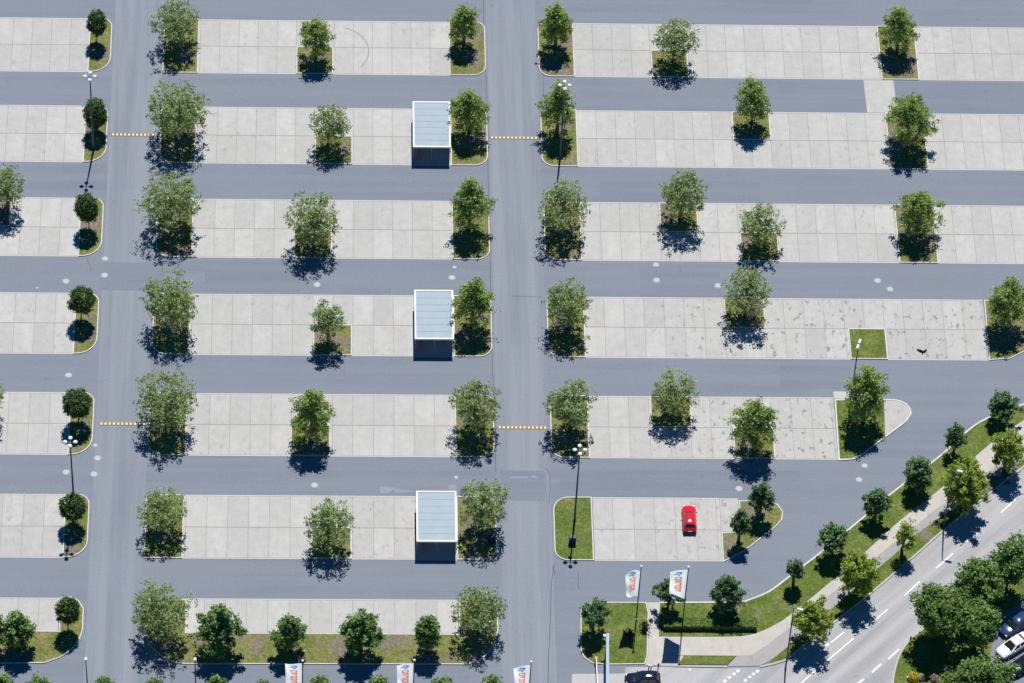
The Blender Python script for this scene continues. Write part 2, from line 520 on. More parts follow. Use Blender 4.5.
for r in range(6):
    bays(-112, LX1, r, -53.75)
    bays(MX0, MX1 if r in (0, 2, 4) else -12.05, r, -7.16)
bays(-112, LX1 - 0.1, 6, -53.75, split=False)
bays(MX0 + 0.5, MX1, 6, -7.16, split=False)
for r in range(3): bays(RX0, 125, r, 9.05)
bays(RX0, 58.86, 3, 9.05)
bays(RX0, 39.15, 4, 9.05)
bays(RX0 + 0.1, 24.4, 5, 9.05)
base.sheet([(24.4, MID[5] - .3), (26.7, MID[5] - .3), (26.7, TOP[5]), (24.4, TOP[5])], 0.006)
slabs.sheet([(24.43, MID[5] - .28), (26.68, MID[5] - .28), (26.68, TOP[5] - .05), (24.43, TOP[5] - .05)], 0.010)
for r in (1, 3, 5):      # slabs the trolley shelters stand on
    slabs.sheet([(-12.02, BOT[r] - 0.1), (-7.2, BOT[r] - 0.1), (-7.2, TOP[r]), (-12.02, TOP[r])], 0.010)
slabs.sheet([(46.6, 38.75), (50.55, 38.75), (50.4, 44.45), (46.5, 44.45)], 0.012)       # pale strip across the aisle
slabs.sheet(px([(833, 391.5), (849, 391.5), (849, 398.5), (834, 398.5)]), 0.012)
slabs.sheet(px([(662, 661.5), (677, 661.5), (677.5, 666), (662, 666)]), 0.03)
structure(base.build('bay_joints', M['joint']))
structure(slabs.build('bay_paving', M['bay'], recalc=False))
structure(edges.build('bay_edging', M['edge'], recalc=False))

kerb = MB(); grass = MB(); soil = MB(); lawn = MB()
def island(poly, g=None, kw=0.12, kh=0.12, gz=0.085):
    o, i = offset_poly(poly, kw)
    kerb.ring(o, i, 0.0, kh)
    (g or grass).prism(i, 0.02, gz)
def rect(x0, y0, x1, y1, g=None, **kw): island(round_rect(x0, y0, x1, y1, **kw), g)
for r in range(6):
    rect(LX1 - 0.06, BOT[r], -50.9, TOP[r], br=2.6, tr=1.5)
    rect(-44.2, BOT[r], MX0, TOP[r], bl=1.8 if r in (1, 2, 3, 4) else 0, tl=1.0 if r in (1, 2, 3, 4) else 0)
    rect(MX1, BOT[r], -2.45, TOP[r], br=1.7, tr=1.2)
    rect(4.4, BOT[r], RX0, TOP[r], bl=1.6, tl=1.2 if r < 5 else 2.0, g=lawn if r == 5 else None)
for r, x0 in ((0, -26.95), (1, -24.45), (2, -27.0), (3, -24.45), (4, -27.05), (5, -24.45)):
    rect(x0, BOT[r] + 0.05, x0 + 4.75, MID[r])
rect(19.05, MID[0] - 3.1 + 3.1 - 4.75, 23.8, MID[0])
rect(29.06, MID[1], 33.9, TOP[1] - .05); rect(19.05, MID[2], 23.85, TOP[2] - .05)
rect(29.06, BOT[2] + .05, 33.8, MID[2]); rect(26.5, MID[3], 31.45, TOP[3] - .05)
rect(16.65, MID[4], 21.6, TOP[4] - .05); rect(26.6, BOT[4] + .05, 31.5, MID[4])
for r in range(3): rect(48.9, BOT[r], 53.8, TOP[r])
rect(41.7, BOT[3] + .05, 46.3, MID[3], g=lawn)
rect(-67.4, MID[2], -62.5, TOP[2] - .05, g=soil); rect(-67.6, MID[4], -62.45, TOP[4] - .05, g=soil)
# dry soil patches inside the islands
def blob(cx, cy, rx, ry, z, g):
    p = []
    for k in range(14):
        a = 2 * PI * k / 14; q = rnd.uniform(0.7, 1.1)
        p.append((cx + rx * q * math.cos(a), cy + ry * q * math.sin(a)))
    g.sheet(p, z)
for cx, cy, rx, ry in ((-3.7, 47.6, 0.9, 2.2), (-20.6, 31.2, 0.7, 1.7), (-41.9, 33.6, 1.4, 1.5), (-41.9, 2.0, 1.5, 1.6), (-42.0, -11.5, 1.4, 1.5),
                       (6.4, 18.7, 1.3, 1.5), (6.5, 2.6, 1.4, 1.7), (-4.5, 33.0, 1.3, 1.3), (-4.7, -28.5, 1.4, 1.4), (50.3, 19.6, 0.9, 1.3), (-42.3, -30.5, 1.2, 1.4), (-41.6, 47.2, 1.2, 1.2)):
    blob(cx, cy, rx, ry, 0.089, soil)
# last left row: grass border
island(px([(58.5, 599), (62, 597.3), (71, 597), (79, 601), (83.7, 609), (83, 630), (80, 639), (75.4, 646), (68, 653), (60, 658), (44, 663.5), (10, 663.7), (-150, 662), (-150, 629), (59.4, 631.5)]), grass)
# middle bottom border
island(px([(143, 604), (146, 600), (186.5, 600), (186, 633), (459, 634.5), (459.5, 602), (493, 602.3), (497, 606), (498.5, 629), (496, 642), (486, 656), (477, 662), (468.5, 664.8), (182, 664.3), (172, 662), (162, 657), (150, 647), (144.5, 636)]), grass)
# right end islands
island(px([(739, 501), (770, 501.5), (778, 505), (783, 512), (782, 520), (776, 527), (745, 551), (723, 562.5), (721.5, 533), (740, 532.5)]), grass)
tip = px([(834.5, 399.5), (884, 399.5)]) + smooth_line(px([(889, 399.6), (898, 400.5), (907, 404.5), (911.5, 413), (907, 421.5)]), 4) + smooth_line(px([(900, 427), (862, 455), (853, 459.6), (838.5, 460.8)]), 4)
o_, i_ = offset_poly(tip, 0.17)
kerb.ring(o_, i_, 0, 0.12)
gr = MB(); gr.prism(i_, 0.02, 0.075)
structure(gr.build('gravel_bed', M['gravel'], tri=True))
lawn.sheet(px([(836, 401), (884, 401), (885, 437), (862, 453.5), (852, 458.6), (839.6, 459)]), 0.085)
island(px([(984, 300.5), (1060, 301), (1060, 340), (1024, 352), (1010, 359), (989.3, 360.5)]), grass)
# grass between entrance road and lot, and the long verge
island(px([(580.5, 610), (584, 605), (593, 602.3), (646.3, 602.6), (648.7, 613), (647.6, 656), (645, 664.5), (606, 665), (592, 663.5), (584, 658), (580.5, 650)]), lawn)
up = px([(744.5, 602), (768, 592.5), (788, 578), (823, 551), (865.5, 516), (890.5, 494.5), (940.5, 456), (965.5, 433), (985.5, 419.5), (1024, 404.5), (1100, 376)])
up = px([(660, 603), (720, 602.6)]) + smooth_line(up, 4)
lowp = px([(659, 636.7), (729, 636.7), (751, 634.7), (765, 629.7), (780, 622), (790.5, 614.5), (815.5, 594.5), (868, 549.5), (900, 520.5), (944.5, 485.4), (977, 455), (1012, 428), (1100, 370.5)])
lowp = smooth_line(lowp, 4)
kerb.strip(up, 0.2, 0, 0.12)
lawn.prism(up + lowp[::-1], 0.02, 0.08)
p1 = MB()
cream_low = px([(1100, 392), (1024, 446), (985, 474), (933, 512), (873, 559.5), (797, 622), (768, 644.5), (752, 655), (737, 656), (680, 655.5), (655, 656)])
p1.sheet(lowp + cream_low, 0.05)
p1.sheet(px([(646.8, 602.5), (660.2, 602.5), (658.8, 637), (656, 656), (662, 665.5), (645.3, 665.5), (648, 656), (649, 612.5)]), 0.045)
p1.sheet(px([(655, 655.9), (684, 655.9), (678, 665), (661.5, 665)]), 0.042)
structure(p1.build('footpath', M['path'], tri=True))
bike_low = px([(1100, 406), (1024, 459.5), (985, 487), (940, 517.5), (915.5, 535), (893, 556), (878, 568.5), (829, 611), (783, 651), (770, 661), (759, 666), (727, 666.4)])
p2 = MB(); p2.sheet(cream_low[:9] + bike_low[::-1], 0.046)
structure(p2.build('cycle_path', M['bike'], tri=True))
st_up = px([(625, 667), (674.7, 667), (726, 668), (759.6, 667.2), (770, 665), (785, 660.7), (793, 654.5), (828, 627), (865.5, 598), (893, 574.5), (918, 553), (940.5, 533), (982, 499.5), (1024, 466.6), (1100, 406.5)])
lawn.prism(st_up[4:] + bike_low[:10], 0.02, 0.08)
lawn.prism(px([(684, 656), (736, 656.4), (728, 664.5), (678, 664.8)]), 0.02, 0.08)
for x_, y_, a_, c_ in ((1010, 470.5, 1.6, .8), (999, 481, 1.5, .7), (988, 490, 1.0, .6), (928, 537, 1.0, .6)):
    X, Y = at(x_, y_); blob(X, Y, a_, c_, 0.085 + x_ * 1e-5, soil)
kd = MB()
kd.strip(st_up[3:], 0.22, 0, 0.12)
kd.strip(px([(674, 666.3), (727, 667.2)]), 0.2, 0, 0.12)
low_kerb = px([(1100, 488), (1024, 548), (960, 598), (921, 631), (914, 636), (908, 642), (902, 651), (898, 659.5), (894.5, 672), (893, 683), (892, 720)])
low_kerb = smooth_line(low_kerb, 3)
kd.strip(low_kerb, 0.2, 0, 0.12)
structure(kd.build('street_kerb', M['kerb_dull']))
st = MB(); st.sheet(st_up + low_kerb + px([(625, 720)]), 0.004)
structure(st.build('street', M['street'], tri=True))
ac = MB(); ac.sheet(px([(572, 674), (625, 673.5), (662, 672), (662, 730), (571, 730)]), 0.008)
structure(ac.build('access_road', M['access']))
lawn.prism(low_kerb + px([(960, 760), (1130, 760), (1130, 560)]), 0.02, 0.07)
cl = MB(); cl.sheet(px([(1000, 617), (1045, 585), (1130, 640), (1060, 720), (1005, 720), (990, 655)]), 0.085)
structure(cl.build('car_park', M['asphalt']))
structure(kerb.build('kerb', M['kerb']))
structure(grass.build('grass', M['grass'], tri=True), 'stuff')
structure(soil.build('bare_soil', M['soil'], tri=True))
structure(lawn.build('lawn_grass', M['lawn'], tri=True), 'stuff')
# street markings
mk = MB()
def dash(a, c, w=0.22, z=0.012):
    A, C = Vector(at(*a)), Vector(at(*c)); d = (C - A).normalized(); n = Vector((-d.y, d.x)) * w / 2
    mk.sheet([tuple(A + n), tuple(C + n), tuple(C - n), tuple(A - n)], z)
for a, c in (((768 + 740 / 4, 512 + 165 / 4), (768 + 672 / 4, 512 + 225 / 4)), ((768 + 607 / 4, 512 + 278 / 4), (768 + 545 / 4, 512 + 335 / 4)),
             ((768 + 478 / 4, 512 + 390 / 4), (768 + 405 / 4, 512 + 452 / 4)), ((768 + 343 / 4, 512 + 505 / 4), (768 + 210 / 4, 512 + 618 / 4)),
             ((768 + 190 / 4, 512 + 635 / 4), (768 + 100 / 4, 690)), ((978, 533), (967, 541.5)), ((1017, 498), (1001, 512.5)), ((1060, 464), (1040, 480))):
    dash(a, c, 0.16)
dash((768 + 305 / 4, 512 + 480 / 4), (768 + 250 / 4, 512 + 524 / 4), 0.17); dash((768 + 245 / 4, 512 + 528 / 4), (768 + 215 / 4, 512 + 540 / 4), 0.3)
for a, c in (((768 + 525 / 4, 512 + 548 / 4), (768 + 482 / 4, 512 + 588 / 4)), ((768 + 453 / 4, 512 + 608 / 4), (768 + 416 / 4, 512 + 642 / 4)), ((768 + 385 / 4, 679), (768 + 355 / 4, 684))):
    dash(a, c, 0.20)
for x, y in ((738, 671), (734, 674), (729.5, 677.5), (725, 681), (757.5, 671.4), (753.6, 673.9), (749.7, 677), (745.5, 680.5)):
    dash((x + 1.2, y - 0.9), (x - 1.2, y + 0.9), 0.32)
for x, y in ((690, 669.6),):
    dash((x + .8, y), (x - .8, y), 0.25)
structure(mk.build('road_marking', M['paint']))
# cracks along the centre drive
ck = MB()
def crack(pts, w):
    P = smooth_line(px(pts), 3)
    P = [(p[0] + rnd.uniform(-.05, .05), p[1]) for p in P]
    ck.strip(P, w, 0.004, 0.010)
crack([(483.5, 0), (484, 24), (485, 60), (487.5, 120), (488.3, 176), (490, 240), (491, 300), (492.5, 369), (495, 420), (495.5, 472)], 0.06)
crack([(540.5, 60), (544, 84), (543, 100)], 0.05)
crack([(545, 468), (549.5, 474), (550, 490), (549, 503)], 0.05)
crack([(553.5, 565), (551, 590), (550, 625), (548.5, 660), (548, 690)], 0.07)
crack([(578, 572), (578.5, 590)], 0.05); crack([(553, 566), (555, 575)], 0.05)
crack([(86, 257), (90, 265), (91, 271)], 0.05); crack([(162.5, 264), (162, 272)], 0.08)
crack([(512, 296), (543, 297)], 0.05)
structure(ck.build('asphalt_crack', M['crack']))
tm = MB()
cx, cy = at(336, 51)
arc = [(cx + 4.25 * math.cos(a), cy + 4.25 * math.sin(a)) for a in [math.radians(k) for k in range(-40, 78, 6)]]
tm.strip(arc, 0.16, 0.010, 0.016)
structure(tm.build('tyre_mark', M['tyre_mark']))
ap = MB()
for k, (x0, y0, x1, y1) in enumerate(((867, 82, 1040, 112.5), (560, 470, 800, 496), (100, 262, 165, 290), (600, 176, 760, 200), (205, 262, 300, 291), (500, 470, 545, 500), (380, 664.5, 470, 700), (780, 365, 850, 388), (640, 270, 720, 296))):
    P = px([(x0, y0), (x1, y0 + 1), (x1, y1 + 1), (x0, y1)])
    ap.sheet(P, 0.006 + 0.0004 * k)
structure(ap.build('asphalt_patch', M['patch_asphalt']))
ps = MB()
for cx_, cy_, rx, ry in ((385, 490.5, .8, .7), (391, 489, 1.3, .35), (403, 491.5, 1.4, .3), (452.5, 488, .7, .6), (519, 477.5, 1.5, .25), (534, 477, .5, .3)):
    X, Y = at(cx_, cy_); blob(X, Y, rx, ry, 0.009 + 0.002 * cx_ / 100, ps)
structure(ps.build('pale_stain', M['patch']))

# ------------------------------------------------------------------ trees
def leaf_mesh(name, P, Nrm, size, asp, rng, mat, parent, extra=None):
    n = len(P)
    t = rng.normal(size=(n, 3)); t -= (t * Nrm).sum(1)[:, None] * Nrm
    t /= np.linalg.norm(t, axis=1)[:, None] + 1e-9
    bt = np.cross(Nrm, t)
    a = t * (size * 0.5)[:, None]; c = bt * (size * asp * 0.5)[:, None]
    V = np.stack([P - a, P + c - a * 0.1, P + a, P - c - a * 0.1], 1).reshape(-1, 3)
    me = bpy.data.meshes.new(name)
    me.vertices.add(4 * n); me.vertices.foreach_set('co', V.astype(np.float32).ravel())
    me.loops.add(4 * n); me.loops.foreach_set('vertex_index', np.arange(4 * n, dtype=np.int32))
    me.polygons.add(n); me.polygons.foreach_set('loop_start', np.arange(0, 4 * n, 4, dtype=np.int32))
    me.polygons.foreach_set('loop_total', np.full(n, 4, dtype=np.int32))
    me.update(calc_edges=True)
    me.materials.append(mat)
    o = bpy.data.objects.new(name, me); COL.objects.link(o)
    o.parent = parent
    return o

KIND = {  # leaf material, lobes, lobe radius, clusters/m2 of crown, leaves per cluster, sigma, leaf size, aspect, upness, bark
    'airy':    dict(m='leaf_airy', lobes=26, lr=0.36, cl=8.6, lv=10, sg=0.19, sz=0.285, asp=0.62, up=0.55, bark='bark_pale', shape='round'),
    'upright': dict(m='leaf_upright', shoots=44, lobes=26, lr=0.34, cl=8.2, lv=20, sg=0.24, sz=0.29, asp=0.62, up=0.55, bark='bark_pale', shape='egg'),
    'globe':   dict(m='leaf_globe', lobes=0, lr=0.0, cl=40, lv=16, sg=0.13, sz=0.20, asp=0.65, up=0.25, bark='bark', shape='globe'),
    'maple':   dict(m='leaf_maple', shoots=40, lobes=26, lr=0.34, cl=11.0, lv=22, sg=0.19, sz=0.30, asp=0.75, up=0.60, bark='bark', shape='egg'),
    'young':   dict(m='leaf_young', shoots=30, lobes=18, lr=0.36, cl=17.0, lv=20, sg=0.16, sz=0.26, asp=0.72, up=0.55, bark='bark', shape='egg'),
    'lime':    dict(m='leaf_lime', shoots=42, lobes=24, lr=0.34, cl=11.5, lv=20, sg=0.20, sz=0.30, asp=0.72, up=0.60, bark='bark', shape='round'),
    'dense':   dict(m='leaf_dense', lobes=30, lr=0.36, cl=12.0, lv=24, sg=0.26, sz=0.32, asp=0.72, up=0.55, bark='bark', shape='round'),
    'sapling': dict(m='leaf_purple', lobes=8, lr=0.4, cl=16.0, lv=18, sg=0.14, sz=0.22, asp=0.7, up=0.3, bark='bark', shape='egg'),
}
seed = [100]
def plant_tree(X, Y, c, r, rz, kind, label, group, cat='tree', name='broadleaf_tree', z0=0.08):
    k = KIND[kind]; seed[0] += 1
    rng = np.random.default_rng(seed[0])
    root = thing(name, (X, Y, z0), label, cat, group=group)
    S = np.array([r, r, rz])
    def widen(u):           # crown silhouette by height, u in -1..1
        if k['shape'] == 'egg': return np.interp(u, [-1, -0.55, -0.1, 0.5, 1], [0.60, 0.95, 1.0, 0.70, 0.28])
        if k['shape'] == 'globe': return np.ones_like(u)
        return np.interp(u, [-1, -0.5, 0.2, 0.7, 1], [0.8, 1.0, 1.08, 1.06, 0.9])
    ncl = int(k['cl'] * r * (r + rz) * 0.5 * PI * (0.5 if 'thin' in label else 1.0))
    root.rotation_euler = (rng.normal() * 0.025, rng.normal() * 0.025, 0)
    if k.get('shoots'):
        nl = k['shoots']
        i_ = np.arange(nl) + 0.5
        zz = 1 - 1.75 * i_ / nl; ph = i_ * 2.39996 + rng.uniform(0, 6)
        rr_ = np.sqrt(np.maximum(0, 1 - zz * zz))
        d = np.stack([rr_ * np.cos(ph), rr_ * np.sin(ph), zz], 1) + rng.normal(size=(nl, 3)) * 0.10
        d /= np.linalg.norm(d, axis=1)[:, None]
        ln = rng.uniform(0.70, 1.12, nl)
        lc = d * (ln * 0.8)[:, None]
        pick = rng.integers(0, nl, ncl)
        tt = rng.uniform(0.22, 1.0, ncl) ** 0.7
        spread = k['lr'] * (1.15 - tt)
        dd = rng.normal(size=(ncl, 3))
        cp = d[pick] * (ln[pick] * tt)[:, None] + dd * (spread * 0.5)[:, None]
        outn = d[pick] * 0.5 + dd * 0.3
    elif k['lobes']:
        nl = k['lobes']
        d = rng.normal(size=(nl, 3)); d /= np.linalg.norm(d, axis=1)[:, None]
        # spread lobes evenly by relaxing
        for _ in range(12):
            df = d[:, None] - d[None]; dist = np.linalg.norm(df, axis=2) + np.eye(nl)
            d += 0.06 * (df / dist[..., None] ** 3).sum(1); d /= np.linalg.norm(d, axis=1)[:, None]
        rad = rng.uniform(0.50, 0.70, nl) if kind == 'airy' else rng.uniform(0.40, 0.84, nl)
        lc = d * rad[:, None]
        inner = rng.normal(size=(max(4, nl // 4), 3)) * 0.22
        lc = np.vstack([lc, inner])
        lr = k['lr'] * rng.uniform(0.72, 1.18, len(lc))
        pick = rng.integers(0, len(lc), ncl)
        dd = rng.normal(size=(ncl, 3)); dd /= np.linalg.norm(dd, axis=1)[:, None]
        dd[:, 2] = np.where(rng.random(ncl) < 0.6, np.abs(dd[:, 2]), dd[:, 2])
        cp = lc[pick] + dd * (lr[pick] * rng.uniform(0.55, 1.0, ncl))[:, None]
        outn = dd * 0.7 + cp * 0.5
    else:
        dd = rng.normal(size=(ncl, 3)); dd /= np.linalg.norm(dd, axis=1)[:, None]
        bump = 1 + 0.05 * np.sin(dd[:, 0] * 9 + seed[0]) * np.sin(dd[:, 2] * 8 + 1) + 0.04 * np.sin(dd[:, 1] * 11)
        cp = dd * (rng.uniform(0.72, 0.97, ncl) * bump)[:, None]
        lc = rng.normal(size=(8, 3)) * 0.35; outn = dd
    cp[:, :2] *= widen(np.clip(cp[:, 2], -1, 1))[:, None]
    lc = lc.copy(); lc[:, :2] *= widen(np.clip(lc[:, 2], -1, 1))[:, None]
    nleaf = rng.poisson(k['lv'], ncl) + 3
    idx = np.repeat(np.arange(ncl), nleaf)
    n = len(idx)
    P = cp[idx] * S + rng.normal(size=(n, 3)) * k['sg'] * np.array([1, 1, 0.75])
    P[:, 2] += c
    P[:, 2] = np.maximum(P[:, 2], 0.35)
    on = outn[idx]; on /= np.linalg.norm(on, axis=1)[:, None] + 1e-9
    Nm = on * 0.55 + rng.normal(size=(n, 3)) * 0.55 + np.array([0, 0, k['up']])
    Nm /= np.linalg.norm(Nm, axis=1)[:, None]
    size = k['sz'] * rng.uniform(0.65, 1.3, n)
    leaf_mesh('crown', P, Nm, size, k['asp'], rng, M[k['m']], root)
    # trunk with limbs
    t = MB()
    rt = 0.045 + 0.022 * (c + rz)
    if kind == 'globe': rt = 0.075
    zt = c + rz * 0.35
    wob = [(rng.normal() * 0.05, rng.normal() * 0.05) for _ in range(5)]
    pts = [(wob[i][0] * (i > 0), wob[i][1] * (i > 0), zt * i / 4) for i in range(5)]
    t.tube(pts, [rt * 1.25, rt, rt * 0.85, rt * 0.6, rt * 0.3], 7)
    for q in range(min(len(lc), 9)):
        e = Vector((lc[q][0] * r, lc[q][1] * r, c + lc[q][2] * rz))
        zs = max(0.4, min(zt * 0.8, e.z - 0.35 * math.hypot(e.x, e.y) - 0.4))
        s = Vector((0, 0, zs)); m_ = s.lerp(e, 0.5) + Vector((0, 0, -0.12 * (e - s).length))
        t.tube([s, m_, e], [rt * 0.5, rt * 0.36, rt * 0.14], 5, cap=False)
    t.build('trunk', M[k['bark']], root, recalc=False)
    return root

def tree_px(kind, cx, cy, w, h, sy, label, group, **kw):
    s = scale_at(cy)
    c = (sy - cy) / (s * 0.645 + s * 0.772 * KS)
    by = cy + c * s * 0.645
    bx = cx - 0.0002645 * (cx - 365) * (by - cy) * (1)
    X, Y = at(bx, by)
    grow = {'airy': 1.14, 'upright': 1.18, 'maple': 1.14, 'young': 1.16, 'lime': 1.08, 'dense': 1.03}.get(kind, 1.05)
    r = w / 2 / s * grow
    if kind in ('globe', 'young', 'sapling'):
        q = (h / 2 / s) ** 2 - (0.77 * r) ** 2
        rz = math.sqrt(q) / 0.638 if q > 0 else 0.7 * r
        rz = min(max(rz * (1.1 if kind == 'young' else 1), 0.75 * r), 1.75 * r, c - (0.8 if kind == 'globe' else 0.45))
    else:                       # crown reaching down close to the ground, its top where surveyed
        low = {'airy': 0.6, 'dense': 1.7}.get(kind, 0.45) if w > 24 else 1.9
        re = r * (0.88 if kind in ('airy', 'dense', 'lime') else 0.5)
        want = (by - cy + h / 2) / s
        a, b_ = 0.5, 6.0
        for _ in range(30):
            rz = (a + b_) / 2
            top = 0.638 * (rz + low) + math.hypot(0.638 * rz, 0.77 * re)
            if top > want: b_ = rz
            else: a = rz
        rz = max(rz, 0.8 * r); c = rz + low
    return plant_tree(X, Y, c, r, rz, kind, label, group, **kw)

G1, G2, G3, G4 = 'airy trees in the car park islands', 'clipped globe trees along the left drive', 'young trees on the grass borders', 'trees along the street'
ORD = ['top', 'second', 'third', 'fourth', 'fifth', 'sixth', 'lowest']
for i, a in enumerate([(178, 22, 47, 45, 56), (176, 112, 62, 62, 152), (171.5, 202, 60, 58, 238), (169, 302, 53, 58, 341), (163, 400, 59, 56, 440), (162, 509, 45, 44, 540), (161, 610, 58, 58, 648)]):
    q = ['medium', 'huge wide', 'big tall', 'big oval', 'big broad', 'smaller', 'big pale'][i]
    tree_px('airy', *a, f'{q} airy tree, {ORD[i]} bay row, right kerb of left drive', G1)
for i, (kind, *a) in enumerate([('upright', 316, 35, 31, 36, 68), ('airy', 328, 124, 38, 40, 157), ('airy', 313, 221, 53, 58, 258), ('airy', 328, 318, 33, 38, 357), ('upright', 310, 418, 43, 52, 455), ('airy', 328, 522, 47, 46, 558)]):
    q = ['small bright green', 'sparse', 'large round pale', 'small sparse', 'bright leafy oval', 'broad sparse'][i]
    tree_px(kind, *a, f'{q} tree mid-row in the {ORD[i]} bay row between the two drives', G1)
for i, (kind, *a) in enumerate([('upright', 464, 26, 28, 38, 56), ('upright', 470, 110, 38, 40, 145), ('upright', 470, 209, 38, 54, 242), ('upright', 472, 305, 37, 54, 340), ('airy', 474, 404, 49, 52, 445), ('airy', 481, 506, 48, 56, 542), ('airy', 478, 610, 52, 54, 645)]):
    q = ['slim', 'twin-shadowed airy', 'tall oval', 'tall pointed', 'round', 'wide leafy', 'loose open'][i]
    w = ' beside the trolley shelter' if i in (1, 3, 5) else ''
    tree_px(kind, *a, f'{q} tree{w}, {ORD[i]} bay row, left kerb of centre drive', G1)
for i, (kind, *a) in enumerate([('upright', 556, 27, 33, 44, 60), ('upright', 558, 112, 34, 48, 147), ('airy', 562, 208, 50, 52, 244), ('airy', 568, 308, 46, 56, 340), ('airy', 572, 406, 47, 54, 445)]):
    q = ['dense pointed', 'narrow leafy', 'round airy', 'tall airy', 'broad airy'][i]
    w = [' alone', ' behind lamp pole', '', '', ' under lamp heads'][i]
    tree_px(kind, *a, f'{q} tree{w}, {ORD[i]} bay row, right kerb of centre drive', G1)
for kind, cx, cy, w, h, sy, lab in [
        ('airy', 675, 38, 42, 40, 75, 'pale round tree in top right bay row, shadow crossing onto the aisle'),
        ('upright', 900, 30, 36, 42, 64, 'slim tree in top right island, just above the pale strip across the aisle'),
        ('upright', 754, 100, 33, 42, 137, 'slim sparse tree in the second right bay row, standing in a half island'),
        ('upright', 911, 120, 46, 48, 156, 'full tree in the second right island, just below the pale strip across the aisle'),
        ('airy', 682, 192, 47, 48, 235, 'large airy tree at upper edge of third right bay row, whole shadow on bays'),
        ('airy', 760, 224, 42, 40, 257, 'airy tree at the lower edge of the third right bay row'),
        ('upright', 918, 212, 42, 40, 246, 'tree with grass below in the third row\'s right full island'),
        ('airy', 747, 292, 45, 46, 331, 'airy tree at the upper edge of the fourth right bay row'),
        ('upright', 1008, 300, 42, 46, 338, 'tree cut by the right frame edge, at the end of the fourth bay row'),
        ('airy', 674, 392, 44, 44, 428, 'airy tree at the upper edge of the fifth right bay row'),
        ('upright', 756, 427, 42, 60, 462, 'tall bright oval tree at the lower edge of the fifth right bay row'),
        ('upright', 866, 398, 44, 64, 435, 'tall tree on the tip island beside the pale gravel, lamp pole in front')]:
    tree_px(kind, cx, cy, w, h, sy, lab, G1)
tree_px('airy', 6, 188, 36, 44, 222, 'airy tree cut by the left frame edge, third bay row', G1)
tree_px('airy', -10, 396, 32, 40, 430, 'tree of which only a sliver shows, left frame edge, fifth bay row', G1)
for i, a in enumerate([(95, 25, 19, 25, 53), (94, 116, 22, 30, 142), (88, 209, 22, 29, 240), (80, 302, 25, 28, 332), (77, 404, 27, 30, 434), (72, 508, 24, 28, 535), (67, 610, 22, 28, 642)]):
    q = ['', ' behind a four-armed lamp pole', '', '', ' with lamp heads over its shadow', ' at a lamp pole foot', ''][i]
    tree_px('globe', *a, f'dark clipped globe tree{q}, {ORD[i]} bay row, left drive', G2, name='globe_tree')
for cx, cy, w, h, sy, lab in [
        (219, 630, 44, 50, 665, 'big leafy tree on the lower grass border, above the second lower lamp post'),
        (290, 630, 30, 34, 663, 'small tree on lower grass border directly above the leftmost flag'),
        (361, 632, 41, 48, 662, 'big pointed tree in the middle of the lower grass border, left of second flag'),
        (427, 632, 27, 38, 664, 'small narrow tree on lower grass border, right of the second flag\'s top'),
        (18, 628, 34, 32, 662, 'star-shaped tree on grass in the lower left corner'),
        (-4, 628, 20, 26, 658, 'tree mostly cut off by left frame edge in the lower left corner')]:
    tree_px('maple', cx, cy, w, h, sy, lab, G3, name='young_tree')
for cx, cy, w, h, sy, lab in [
        (594, 612, 28, 32, 642, 'dark young tree on the small entrance lawn, beside the pale barrier beam'),
        (669, 590, 26, 30, 620, 'dark young tree half hidden behind the right-hand flag'),
        (729, 592, 31, 42, 621, 'dark tall young tree standing behind the clipped hedge'),
        (740, 522, 20, 28, 554, 'lower small tree on the grass island right of the red car'),
        (762, 497, 24, 34, 526, 'upper pointed tree on the grass island right of the red car'),
        (795, 568, 18, 32, 594, 'narrowest dark tree on the verge bend, lowest in the verge row'),
        (834, 537, 31, 30, 566, 'bushy dark tree on the verge, second up from the bend'),
        (877, 502, 24, 32, 530, 'dark tree on the verge, third up from the bend'),
        (917, 472, 30, 40, 498, 'tall dark tree on the verge, fourth up from the bend'),
        (956, 436, 20, 28, 463, 'small dark tree on the verge, fifth up from the bend'),
        (1002, 405, 31, 36, 430, 'dark tree on the verge near the right frame edge, uppermost of its row')]:
    tree_px('young', cx, cy, w, h, sy, lab, G3, name='young_tree')
for cx, cy, w, h, sy, lab in [
        (811, 616, 36, 40, 653, 'bright lime round tree right beside the lower street lamp'),
        (859, 568, 35, 44, 609, 'bright lime tree by the street, between the lowest lime tree and a sapling'),
        (905, 532, 23, 24, 568, 'thin little lime sapling on the street strip'),
        (967, 482, 43, 48, 522, 'largest lime tree with the upper street lamp poking through it'),
        (1008, 447, 31, 38, 486, 'lime tree on the street strip nearest the right frame edge')]:
    tree_px('lime', cx, cy, w, h, sy, lab, G4, name='street_tree')
for cx, cy, w, h, sy, lab in [
        (938, 610, 50, 52, 655, 'large dense tree nearest the street with its trunk showing over dark shade'),
        (977, 582, 48, 46, 625, 'dense round tree overhanging the street, above the parked cars'),
        (1010, 565, 44, 54, 606, 'dense dark tree cut by the right frame edge, above the blue car'),
        (978, 624, 38, 46, 664, 'dense tree whose crown touches the white car\'s bonnet'),
        (985, 681, 58, 56, 725, 'wide dense tree at the bottom frame edge, below the white car'),
        (950, 688, 22, 28, 706, 'small bright tree at the bottom edge, left of the wide dense tree')]:
    tree_px('dense', cx, cy, w, h, sy, lab, G4, name='dense_tree')
